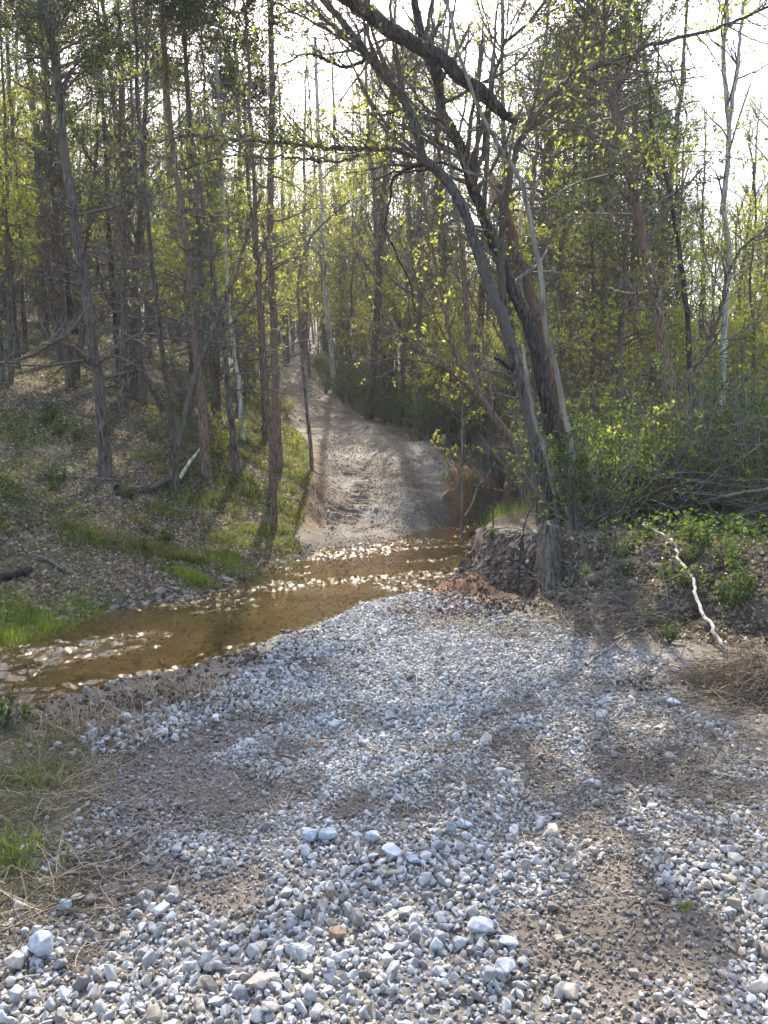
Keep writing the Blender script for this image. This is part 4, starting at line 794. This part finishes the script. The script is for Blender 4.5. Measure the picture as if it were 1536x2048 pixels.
BGL = {'cedar': ('dark evergreen cedar', 'cedars standing back in the wood'), 'bare': ('bare grey tree', 'bare grey trees deep in the wood'), 'spring': ('small yellow green tree', 'small trees with fresh leaves in the wood')}
def place(kind, k, x, y, sc, rz, tilt=(0, 0)):
    o = protos[kind][k]; key = (kind, k)
    if key in uses: o = copy_tree(o)
    uses[key] = 1
    o.location = (x, y, g1(x, y)-.05); o.scale = (sc,)*3; o.rotation_euler = (tilt[0], tilt[1], rz); tag(o, BGL[kind][0], 'tree', BGL[kind][1]); AUTO.append((o, BGL[kind][0], 0)); return o
LAND = [(22, 'the far left edge trunk'), (130, 'the dark stout trunk'), (190, 'the thick grey cedar'), (245, 'the dead leaning trunk'), (310, 'the narrow brown trunk'), (375, 'the reddish cedar'), (450, 'the bowed grey trunk'), (542, 'the tall straight cedar'), (650, 'the pale grey trunk by the track'), (765, 'the top of the dark thicket'), (870, 'the leaning red brown tree'), (985, 'the forked tree'), (1080, 'the snapped trunk'), (1185, 'the thin gap trunk'), (1290, 'the shaggy cedar'), (1365, 'the slim dark right trunk'), (1453, 'the white sycamore'), (1560, 'the right frame edge')]
AUTO = []
def autolabel():
    bins = {}
    for o, desc, short in AUTO:
        px = 768+F*o.location.x/o.location.y; i = int(np.argmin([abs(px-l[0]) for l in LAND])); yy = o.location.y
        dep = 'near' if yy < 26 else 'midway' if yy < 42 else 'far' if yy < 62 else 'farthest'
        bins.setdefault((desc, dep, i), []).append((px, o))
    for (desc, dep, i), lst in bins.items():
        lst.sort(key=lambda q: q[0]); nn_ = len(lst)
        where = {'near': 'just behind', 'midway': 'midway behind', 'far': 'far behind', 'farthest': 'farthest behind'}[dep]
        for j, (px, o) in enumerate(lst):
            pre = '' if nn_ == 1 else ('left one of ' if j == 0 else 'right one of ' if j == nn_-1 else ['', 'second', 'third', 'fourth', 'fifth', 'sixth', 'seventh', 'eighth', 'ninth', 'tenth', 'eleventh', 'twelfth', 'thirteenth', 'fourteenth'][min(j, 13)]+' from left, ')
            o['label'] = (pre.replace(' of ', ', ')+desc+' '+where+' '+LAND[i][1])
rb = np.random.default_rng(77); pl = []
def ok(x, y, d):
    if sdist(gravel_far, np.array([x]), np.array([y]))[0] < (1.3 if y < 40 else 1.0): return False
    px = 768+F*x/y
    if y < 60 and 560 < px < 640 and y > 28: return False
    return all((x-a)**2+(y-b)**2 > d*d for a, b in pl)
for (px_, yy, k_, sc_) in [(1010,20,0,1.0),(1075,24,1,1.15),(1150,27,2,1.0),(1225,19,1,.95),(1265,24,0,1.1),(950,27,2,1.05),(890,31,0,1.1),(1110,33,2,1.2),(1190,36,0,1.2),(1310,30,1,1.0),(840,38,2,1.1),(1000,40,0,1.2),(440,23,1,1.0)]:
    x_ = (px_-768)/F*yy; pl.append((x_, yy)); place('cedar', k_, x_, yy, sc_, rb.uniform(0, 6.28), (rb.normal(0, .03), rb.normal(0, .03)))
for (px_, yy, k_, sc_) in [(1120,17,0,.8),(1215,22,1,.9),(1330,20,2,1.0),(1420,24,0,.9),(1480,20,2,.9),(700,36,1,1.0),(620,44,0,1.2),(480,26,0,.9),(390,24,2,.9),(560,40,1,1.1),(820,28,2,.9),(930,23,2,.8)]:
    x_ = (px_-768)/F*yy; pl.append((x_, yy)); place('spring', k_, x_, yy, sc_, rb.uniform(0, 6.28))
for (px_, yy, k_, sc_) in [(738,30,2,1.0),(772,34,2,1.1),(745,44,2,1.2),(700,52,2,1.3),(655,64,2,1.4),(800,29,1,1.0),(845,26,0,1.0),(575,50,2,1.2),(610,58,2,1.3),(720,60,0,1.5),(785,48,2,1.3),(1400,30,0,.9),(1500,34,1,1.0)]:
    x_ = (px_-768)/F*yy; pl.append((x_, yy)); place('bare', k_, x_, yy, sc_, rb.uniform(0, 6.28))
for (px_, yy, k_, sc_) in [(730,50,0,1.3),(680,66,2,1.4),(1090,21,0,1.1),(1180,24,2,1.15),(1340,27,1,1.1)]:
    x_ = (px_-768)/F*yy; pl.append((x_, yy)); place('cedar', k_, x_, yy, sc_, rb.uniform(0, 6.28))
tries = 0; want = 285
while len(pl) < want and tries < 30000:
    tries += 1; y = 19+ (rb.random()**1.15)*50; u = rb.uniform(-.62, .62); x = u*y
    px = 768+F*u
    if y < 21 and px > 420: continue
    if px < 560: kind = rb.choice(['cedar', 'bare', 'spring'], p=[.17, .43, .40])
    elif px < 800: kind = rb.choice(['cedar', 'bare', 'spring'], p=[.12, .45, .43])
    elif px < 1250: kind = rb.choice(['cedar', 'bare', 'spring'], p=[.3, .35, .35])
    else:
        kind = rb.choice(['bare', 'spring'], p=[.55, .45])
        if y < 26 or rb.random() < .25: continue
    if 560 < px < 790 and kind != 'spring' and (y < 34 or rb.random() < .5): continue
    if not ok(x, y, 1.0+.014*y): continue
    if 19 < y < 33 and -4.5 < x+.09*(y-11) < 1.5 and kind != 'spring' and rb.random() < .75: continue
    pl.append((x, y)); place(kind, int(rb.integers(0, 3)), x, y, rb.uniform(.8, 1.2), rb.uniform(0, 6.28), (rb.normal(0, .04), rb.normal(0, .04)))

# far-off wood that reads as one mass
rg = np.random.default_rng(900)
def farwood(name, label, n, yr, pxr, hmax, leafn, leafm, stemm, ls, zb=.0):
    y = rg.uniform(yr[0], yr[1], n); x = (rg.uniform(pxr[0], pxr[1], n)-768)/F*y; k = sdist(gravel_far, x, y) > .9; x, y = x[k], y[k]; n = len(x)
    H = rg.uniform(.45, 1, n)*hmax; z0 = ground(x, y); K = 8; t = np.linspace(0, 1, K); ln = rg.normal(0, .06, (n, 2))
    P = np.stack([x[:, None]+ln[:, :1]*H[:, None]*t+np.cumsum(rg.normal(0, .07, (n, K)), 1), y[:, None]+ln[:, 1:]*H[:, None]*t, z0[:, None]+H[:, None]*t], -1)
    R = rg.uniform(.02, .10, n)[:, None]*(H/hmax)[:, None]*np.linspace(1, .25, K); B = Geo(); B.tubes(P, R, 4)
    p, r_ = spawn(rg, P, R, 12, .15, 1, (.5, 1.2), (.8, 2.6), 5, .18, (0, 0, .06), .4, .4, .3); r_ = np.maximum(r_, .006); B.tubes(p, r_, 3)
    p2, r2 = spawn(rg, p, r_, 3, .2, 1, (.4, 1.0), (.4, 1.2), 4, .2, (0, 0, .05), .6, .4, .4); r2 = np.maximum(r2, .005); B.tubes(p2, r2, 3)
    L = Geo(); leaf_on(L, p2, rg, leafn, ls, ls*.8, .2, .25); a = link(name, B.mesh(name), M[stemm]); tag(a, label+', trunks and twigs', 'woodland', kind='stuff')
    b = link(name+'_leaves', L.mesh(name), M[leafm]); tag(b, label+', leaves', 'woodland', kind='stuff')
farwood('far_wood', 'distant wood closing the view up the left hill', 460, (46, 110), (-120, 620), 15, 6, 'leaf_wood', 'twig', .17)
farwood('valley_wood', 'distant hazy wood behind the centre of the view', 620, (40, 110), (500, 1330), 20, 7, 'leaf_wood', 'twig', .17)
farwood('open_wood', 'distant thin trees below the open sky at right', 200, (40, 100), (1230, 1660), 10, 7, 'leaf_wood', 'twig_pale', .15)

# ------------------------------------------------------------------ shrubs
def bush(seed, H, nst, dens, leafm, leaf, nm='leafy_shrub', twm='twig'):
    rg = np.random.default_rng(seed); st = np.zeros((1, 2, 3)); st[0, 1, 2] = .05
    p, r = spawn(rg, st, np.full((1, 2), .05), nst, 0, 1, (.1, .9), (H*.6, H*1.1), 8, .12, (0, 0, .05), .3, 0, .3); r = np.minimum(r, .014)
    root = empty(nm, (0, 0, 0), None, 'shrub'); B = Geo(); B.tubes(p, r, 4)
    p2, r2 = spawn(rg, p, r, 7, .2, 1, (.4, 1), (H*.15, H*.4), 6, .2, (0, 0, .04), .6); B.tubes(p2, r2, 3)
    p3, r3 = spawn(rg, p2, r2, 3, .2, 1, (.4, 1), (H*.08, H*.18), 4, .2, (0, 0, .02), .7); B.tubes(p3, r3, 3)
    L = Geo()
    if dens: leaf_on(L, p3, rg, dens, *leaf); leaf_on(L, p2, rg, dens, *leaf, .4)
    link('stems', B.mesh('stems'), M[twm], root)
    if dens: link('foliage', L.mesh('foliage'), M[leafm], root)
    return root
BU = [bush(21, 1.5, 11, 3, 'leaf_green', (.055, .032)), bush(22, 1.1, 10, 2, 'leaf_green', (.05, .03)), bush(23, 2.2, 14, 3, 'leaf_green', (.06, .035)),
      bush(24, 1.3, 9, 4, 'leaf_spring', (.06, .045)), bush(25, 1.9, 14, 0, None, None, 'bare_shrub'), bush(26, .3, 7, 1, 'leaf_green', (.05, .028), 'seedling_plant'), bush(27, 1.8, 16, 4, 'leaf_green', (.055, .036)), bush(28, 1.4, 16, 3, 'leaf_green', (.055, .036), 'leafy_shrub')]
ub = set()
def pbush(k, x, y, sc, lab, grp, rz=None):
    o = BU[k]
    if k in ub: o = copy_tree(o)
    AUTO.append((o, lab, 0)) if grp else None
    ub.add(k); o.location = (x, y, g1(x, y)-.03); o.scale = (sc,)*3; o.rotation_euler = (0, 0, rb.uniform(0, 6.28)); tag(o, lab, 'plant' if k == 5 else 'shrub', grp)
def region(n, pxr, yr, ks, scr, lab, grp, avoid=1.0):
    c = 0; t = 0
    while c < n and t < 500:
        t += 1; y = rb.uniform(*yr); x = (rb.uniform(*pxr)-768)/F*y
        if sdist(creek, np.array([x]), np.array([y]))[0] < .3 or sdist(gravel_far, np.array([x]), np.array([y]))[0] < avoid or sdist(gravel_near, np.array([x]), np.array([y]))[0] < .5: continue
        pbush(int(rb.choice(ks)), x, y, rb.uniform(*scr), lab, grp); c += 1
region(32, (1150, 1560), (9.2, 15), [0, 6, 2, 2, 7, 4], (.6, 1.05), 'leafy thicket shrub', 'shrubs in the right thicket')
region(24, (1140, 1580), (9.4, 15), [6, 7, 3, 2], (.7, 1.2), 'bright leafy shrub', 'bright shrubs behind the brush pile')
region(20, (1150, 1620), (14, 28), [0, 2, 3, 3], (.8, 1.4), 'sunlit green shrub', 'sunlit shrubs behind the right thicket')
region(26, (660, 1010), (24, 36), [0, 1, 2, 2, 4], (.9, 1.6), 'dark green shrub', 'dark shrubs right of the climbing track', 1.0)
def edge_bushes(n, yr, off, ks, scr, lab, grp):
    c = 0; t = 0
    while c < n and t < 900:
        t += 1; y = rb.uniform(*yr); x = (rb.uniform(620, 980)-768)/F*y; d = sdist(gravel_far, np.array([x]), np.array([y]))[0]
        if d < off[0] or d > off[1] or x < (np.interp(y, [16.5, 20, 24, 28, 36, 46, 56], [.2, .4, .3, -1.6, -3.4, -5.8, -8.3])): continue
        pbush(int(rb.choice(ks)), x, y, rb.uniform(*scr), lab, grp); c += 1
edge_bushes(44, (24, 50), (.25, 4), [0, 1, 6, 6, 7, 4], (.7, 1.25), 'dense track side shrub', 'shrubs lining the climbing track')
c = 0
for (px_, yy, k_, sc_) in [(548,33,3,.9),(530,37,0,1.0),(512,40,3,1.1),(500,44,2,1.1),(560,30,1,.8),(575,29,3,.6),(470,47,0,1.2),(520,52,2,1.3),(560,60,0,1.5),(590,66,2,1.5)]:
    x_ = (px_-768)/F*yy
    if sdist(gravel_far, np.array([x_]), np.array([yy*1.0]))[0] > .2: pbush(k_, x_, yy, sc_, 'left verge shrub', 'shrubs on the left verge of the climbing track')
region(8, (960, 1080), (18.5, 23), [0, 1, 4, 3], (.45, .8), 'low far bank shrub', 'low shrubs on the far creek bank')
region(14, (250, 560), (17, 34), [3, 3, 4, 1], (.5, .9), 'small sunlit bank shrub', 'shrubs among the cedar trunks')
region(26, (-40, 620), (24, 55), [3, 3, 0], (.8, 1.6), 'yellow green slope shrub', 'shrubs up the wooded slope')
region(12, (0, 330), (11, 22), [5], (.6, 1.2), 'tiny plant among dead leaves', 'tiny plants on the left slope')
for (px_, py_, s_) in [(1150,1200,.8),(1245,1130,1.1),(1260,1110,1.2),(1330,1160,1.3),(1390,1140,1.2),(1440,1170,1.3),(1500,1190,1.3),(1450,1230,1.2),(1380,1215,1.1),(1300,1190,1.),(1310,1250,.9),(1500,1250,1.1),(1340,1290,.8),(1240,1160,1.),(1420,1100,1.2),(1500,1120,1.3),(1190,1160,.8)]:
    h = hit(px_, py_); pbush(5, h[0]+rb.normal(0, .1), h[1]+rb.normal(0, .1), s_*rb.uniform(.5, .85), 'low leafy plant', 'leafy plants on the right bank')
h = hit(592, 905); pbush(3, h[0], h[1], .45, 'bright leafy sprig leaning from the bank over the track edge', None)
for (px_, py_, s_, lab) in [(985,1085,.6,'small green plant on top of the root bank by the thin whip'),(898,1142,.3,'tiny green plant in red dirt at the water edge'),(15,1470,.9,'green weed at the left frame edge beside the water')]:
    h = hit(px_, py_); pbush(5, h[0], h[1], s_, lab, None)

# brush tangle of bare grey twigs
def tangle(name, cx, cy, sx, sy, h0, h1, n, label, seed, rmax=.007):
    rg = np.random.default_rng(seed); c = np.stack([cx+rg.normal(0, sx, n), cy+rg.normal(0, sy, n), rg.uniform(h0, h1, n)], -1); c[:, 2] += g1(cx, cy)
    d = nrm(np.stack([rg.normal(size=n), rg.normal(size=n)*.6, rg.normal(0, .35, n)], -1)); pts = []; K = 10; cur = c-d*.6
    for j in range(K): pts.append(cur); d = nrm(d+rg.normal(size=(n, 3))*.16+np.array([0, 0, -.025])); cur = cur+d*.16
    P = np.stack(pts, 1); P[..., 2] = np.maximum(P[..., 2], ground(P[..., 0].ravel(), P[..., 1].ravel()).reshape(P.shape[:2])+.01)
    R = rg.uniform(.002, rmax, n)[:, None]*np.linspace(1, .4, K)[None]; o = empty(name, (cx, cy, g1(cx, cy)), label, 'brush'); loc = np.array(o.location)
    g = Geo(); g.tubes(P-loc, R, 4, rnd=rg.random(n)); a2, b2 = spawn(rg, P-loc, R, 3, .1, 1, (.4, 1.1), (.15, .5), 5, .25, (0, 0, 0), .6); g.tubes(a2, b2, 3)
    link('twigs', g.mesh('twigs'), M['twig_mid'], o); return o
p = at(1390, 960, 10.5); tangle('brush_pile', p[0], 10.5, .75, .6, .0, .8, 460, 'large tangle of bare grey twigs piled under the shaggy cedar', 31)
p = at(1215, 1050, 10.0); tangle('brush_pile', p[0], 10.0, .30, .35, .0, .35, 150, 'smaller tangle of twigs right behind the stump', 32, .007)
p = at(1480, 900, 10); tangle('brush_pile', p[0], 10, .8, .6, .3, 1.5, 110, 'airy tangle of vines at the right frame edge', 33, .006)
p = at(1015, 1010, 19); tangle('brush_pile', p[0], 19.3, .5, .5, .0, .5, 110, 'pale dry twigs heaped at the far water edge', 34, .008)
p = hit(1330, 1240); tangle('brush_pile', p[0], p[1], .5, .5, .0, .12, 110, 'flat scatter of dry twigs over the right bank', 35, .0035)
p = at(330, 900, 16.5); tangle('brush_pile', p[0], 17, .8, .6, .0, .9, 130, 'fine dead brush heap among the left bank trunks', 36, .006)

# ------------------------------------------------------------------ ground cover
def blades(name, C, H, W, rg, material, lean=.35, K=4):
    n = len(C); az = rg.uniform(0, 6.28, n); d = np.stack([np.cos(az), np.sin(az), np.zeros(n)], -1); ln = rg.uniform(.1, 1, n)[:, None]*lean
    t = np.linspace(0, 1, K); s = np.cross(d, [0, 0, 1]); V = []
    for k in t[:-1]:
        c = C+np.array([0, 0, 1])*(H*k)[:, None]*(1-.3*ln*k)+d*(H*k*k)[:, None]*ln*2; wd = (W*(1-k*.6))[:, None]*.5; V += [c-s*wd, c+s*wd]
    c = C+np.array([0, 0, 1])*H[:, None]*(1-.3*ln)+d*H[:, None]*ln*2; V.append(c); V = np.stack(V, 1); m = V.shape[1]; i = np.arange(n)[:, None]*m
    Q = [np.stack([i[:, 0]+2*j, i[:, 0]+2*j+1, i[:, 0]+2*j+3, i[:, 0]+2*j+2], -1) for j in range(K-2)]; T = np.stack([i[:, 0]+m-3, i[:, 0]+m-2, i[:, 0]+m-1], -1)
    return newmesh(name, V, np.concatenate(Q), T, rnd=np.repeat(rg.random(n), m))
rg = np.random.default_rng(600)
_fe = np.array(sorted([tuple(p) for p in creek[16:]])); 
def bankmask(a, b): return (b > np.interp(a, _fe[:, 0], _fe[:, 1])) & (sdist(creek, a, b) > .12) & (sdist(gravel_far, a, b) > .35) & (a < -.0)
def stuffpts(n, pxr, yr, pw=1.0):
    y = yr[0]+(yr[1]-yr[0])*rg.random(n)**pw; x = (rg.uniform(pxr[0], pxr[1], n)-768)/F*y; return x, y
# leaf litter on the left slope and the right bank
a, b = stuffpts(190000, (-120, 640), (7, 40), 1.5); k = bankmask(a, b); a, b = a[k], b[k]
a3, b3 = stuffpts(30000, (560, 1100), (23, 60), 1.3); k = sdist(gravel_far, a3, b3) > .3; a = np.concatenate([a, a3[k]]); b = np.concatenate([b, b3[k]])
k = rg.random(len(a)) > sstep(.0, .3, fbm(a, b, .55, 3, 50))*.5; a, b = a[k], b[k]
a2, b2 = stuffpts(60000, (1080, 1620), (5.0, 13), 1); k = (sdist(mound, a2, b2)+.5*fbm(a2, b2, 1.5, 3) < .12+.35*rg.random(len(a2))); a = np.concatenate([a, a2[k]]); b = np.concatenate([b, b2[k]])
g = Geo(); n = len(a); d = rg.normal(size=(n, 3)); d[:, 2] *= .35; L_ = rg.uniform(.022, .06, n)*(1+b*.012); g.leaves(np.stack([a, b, ground(a, b)+.004+rg.random(n)*.03], -1), d, L_, L_*rg.uniform(.5, .9, n), rg, .3)
tag(link('leaf_litter', g.mesh('leaf_litter'), M['litter']), 'fallen dead leaves covering the wooded slope and bank', 'dead leaves', kind='stuff')
# grass on the sunlit bank
def gmask(a, b, f=.8, o=44): return fbm(a, b, f, 3, o)
a, b = stuffpts(190000, (260, 650), (11.0, 30), 1.5); k = bankmask(a, b); a, b = a[k], b[k]; px = 768+F*a/b
k = (gmask(a, b, 1.1)+.45*sstep(300, 520, px)-.10 > rg.random(len(a))*.45); a, b = a[k], b[k]
H = rg.uniform(.05, .16, len(a))*np.clip(.75+2.0*fbm(a, b, 2.6, 3, 19), .3, 1.9); me = blades('grass', np.stack([a, b, ground(a, b)-.01], -1), H, rg.uniform(.006, .012, len(a)), rg, None, .6)
tag(link('grass', me, M['grass']), 'sunlit grass covering the bank under the cedar trunks', 'grass', kind='stuff')
a, b = stuffpts(50000, (-120, 420), (8.5, 24), 1.2); k = bankmask(a, b) & (gmask(a, b, 1.7, 144) > .06+.5*rg.random(len(a))); a, b = a[k], b[k]
me = blades('slope_grass', np.stack([a, b, ground(a, b)-.01], -1), rg.uniform(.05, .15, len(a)), rg.uniform(.005, .011, len(a)), rg, None, .7)
tag(link('slope_grass', me, M['grass']), 'patchy low grass among dead leaves on the left slope', 'grass', kind='stuff')
# low broad-leaved ground cover
a, b = stuffpts(60000, (-100, 640), (10, 34), 1.4); k = bankmask(a, b) & (gmask(a, b, .9, 244) > .05+.3*rg.random(len(a))); a, b = a[k], b[k]
g = Geo(); n = len(a); d = rg.normal(size=(n, 3)); d[:, 2] = np.abs(d[:, 2])*.6; g.leaves(np.stack([a, b, ground(a, b)+.02+rg.random(n)*.10], -1), d, rg.uniform(.03, .06, n)*(1+b*.012), rg.uniform(.025, .045, n), rg)
a, b = stuffpts(26000, (1180, 1620), (6.4, 20), 1.3); k = ((sdist(mound, a, b) < -.25) & (b < 8.9)) | (b > 12.8); k &= gmask(a, b, 1.6, 344) > np.where(b < 9, .28, .05)+.45*rg.random(len(a)); a, b = a[k], b[k]
n = len(a); d = rg.normal(size=(n, 3)); d[:, 2] = np.abs(d[:, 2])*.6; g.leaves(np.stack([a, b, ground(a, b)+.02+rg.random(n)*.30], -1), d, rg.uniform(.04, .075, n), rg.uniform(.025, .045, n), rg)
tag(link('ground_cover', g.mesh('ground_cover'), M['leaf_green']), 'low green leaves spreading over both wooded banks', 'ground cover', kind='stuff')
# tufts
def tuft(px, py, r, h, n, label, m='grass_bright', lean=.5, cat='grass', nm='grass_tuft', wd=(.003, .007)):
    c = hit(px, py); a = rg.normal(0, r, n); b = rg.normal(0, r*.8, n); q = np.stack([a, b, ground(c[0]+a, c[1]+b)-c[2]-.01], -1)
    me = blades(nm, q, rg.uniform(h*.4, h, n), rg.uniform(*wd, n), rg, None, lean, 5); return tag(link(nm, me, M[m], loc=c), label, cat)
tuft(385,1168,.13,.24,900,'vivid green grass tuft at the foot of the far bank')
tuft(60,1255,.26,.2,1400,'wide yellow green grass patch on the far waterline at left')
tuft(5,1285,.16,.22,700,'green grass clump at the left edge of the water')
tuft(460,1135,.2,.25,600,'tall green blades on the bank above the waterline')
tuft(560,1090,.3,.15,900,'dark green overhanging grass at the bank corner by the ford','grass')
tuft(300,1110,.28,.26,1300,'rounded drooping grass clump on the left slope','grass',.9)
tuft(180,1075,.28,.24,1100,'drooping grass clump farther left on the slope','grass',.9)
tuft(265,1240,.2,.05,700,'flat mossy patch lying in the shallow water','grass_bright',.9)
tuft(170,1225,.15,.14,500,'small grass clump among stones at the far waterline')
tuft(60,1560,.15,.09,900,'soft green grass on the left verge of the gravel','grass',.7)
tuft(95,1510,.13,.10,350,'thin grass behind the soft verge grass near the water','grass',.6)
tuft(10,1740,.10,.12,400,'short green grass by the flat rock at the left edge')
tuft(200,1460,.22,.16,500,'pale dry grass on the near creek bank','straw',.7)
tuft(370,1395,.2,.14,500,'matted dry roots on the near creek bank','straw',.95)
tuft(950,1010,.45,.3,900,'green grass on the far bank beside the dirt pile','grass')
tuft(1000,1030,.4,.3,500,'bright blades at the far water edge behind the whip','grass_bright')
# straw
def straw(name, px, py, sx, sy, n, h, label, ln=(.1, .3), heap=.25):
    c = hit(px, py); a = rg.normal(0, sx, n); b = rg.normal(0, sy, n); rr_ = np.exp(-(a/sx)**2*.7-(b/sy)**2*.7)
    z = ground(c[0]+a, c[1]+b)+rg.random(n)*heap*rr_+.008; d = nrm(np.stack([rg.normal(size=n), rg.normal(size=n)*.8, rg.normal(0, .22, n)], -1)); K = 5; L0 = rg.uniform(*ln, n)
    pts = []; cur = np.stack([c[0]+a, c[1]+b, z], -1)
    for j in range(K):
        q = cur.copy(); q[:, 2] = np.maximum(q[:, 2], ground(q[:, 0], q[:, 1])+.005); pts.append(q); d = nrm(d+rg.normal(size=(n, 3))*.18+np.array([0, 0, -.05])); cur = cur+d*(L0/(K-1))[:, None]
    g = Geo(); g.tubes(np.stack(pts, 1)-c, np.full((n, K), h), 3, rnd=rg.random(n)); return tag(link(name, g.mesh(name), M['straw'], loc=c), label, 'straw', kind='stuff' if name == 'loose_straw' else None)
straw('straw_heap', 1520, 1385, .22, .24, 2600, .0018, 'brown heap of dry grass at the right frame edge', (.10, .28), .26)
straw('loose_straw', 1400, 1500, .5, .5, 1500, .0016, 'thin dry straw scattered below the brown heap', (.06, .25), .03)
straw('loose_straw', 1180, 1760, .35, .3, 260, .0013, 'few straw stalks lying on gravel at right', (.05, .18), .03)
straw('loose_straw', 40, 1830, .22, .28, 800, .0016, 'pale dry stalks along the left edge of the gravel', (.08, .25), .05)
straw('loose_straw', 980, 1580, .3, .3, 220, .0013, 'wisps of straw on mud right of centre', (.05, .18), .03)
straw('loose_straw', 1200, 1260, .4, .4, 700, .0018, 'dry roots and stalks strewn at the foot of the right bank', (.08, .3), .04)
straw('loose_straw', 50, 1640, .22, .45, 900, .0015, 'dry stalks and roots over bare soil on the left verge', (.05, .2), .03)
straw('loose_straw', 120, 1480, .35, .25, 700, .0015, 'dry stalks along the near bank at far left', (.05, .2), .03)
tuft(25, 1640, .16, .07, 700, 'short thin grass on the bare left verge', 'grass', .8)
tuft(30, 1810, .12, .07, 350, 'sparse low grass beside pale stalks at the left edge', 'grass', .8)
# lone green leaf
h = hit(1372, 1838); g = Geo(); g.leaves(np.zeros((1, 3))+np.array([[-.03, 0, .03]]), np.array([[1, .1, .05]]), .06, .045, rg, .1)
tag(link('fallen_leaf', g.mesh('fallen_leaf'), M['leaf_green'], loc=h), 'single green leaf lying on the mud patch', 'leaf')
autolabel()
hz = [(-140, -10, -3), (140, 155, 45)]
bm = bmesh.new(); bmesh.ops.create_cube(bm, size=1); me = bpy.data.meshes.new('haze'); bm.to_mesh(me); bm.free()
hm, t = mat('haze'); v_ = N(t, 'ShaderNodeVolumePrincipled'); v_.inputs['Density'].default_value = HAZE; v_.inputs['Anisotropy'].default_value = .35; v_.inputs['Color'].default_value = (.93, .95, 1, 1)
o_ = N(t, 'ShaderNodeOutputMaterial'); t.links.new(v_.outputs[0], o_.inputs['Volume'])
if HAZE > 0: h_ = link('haze', me, hm); h_.scale = (1900, 1000, 130); h_.location = (0, 440, 60); tag(h_, 'pale haze in the backlit air of the wood', 'haze', kind='stuff')
print('objects', len(bpy.data.objects), 'tris', sum(len(o.data.polygons) for o in bpy.data.objects if o.type == 'MESH'))
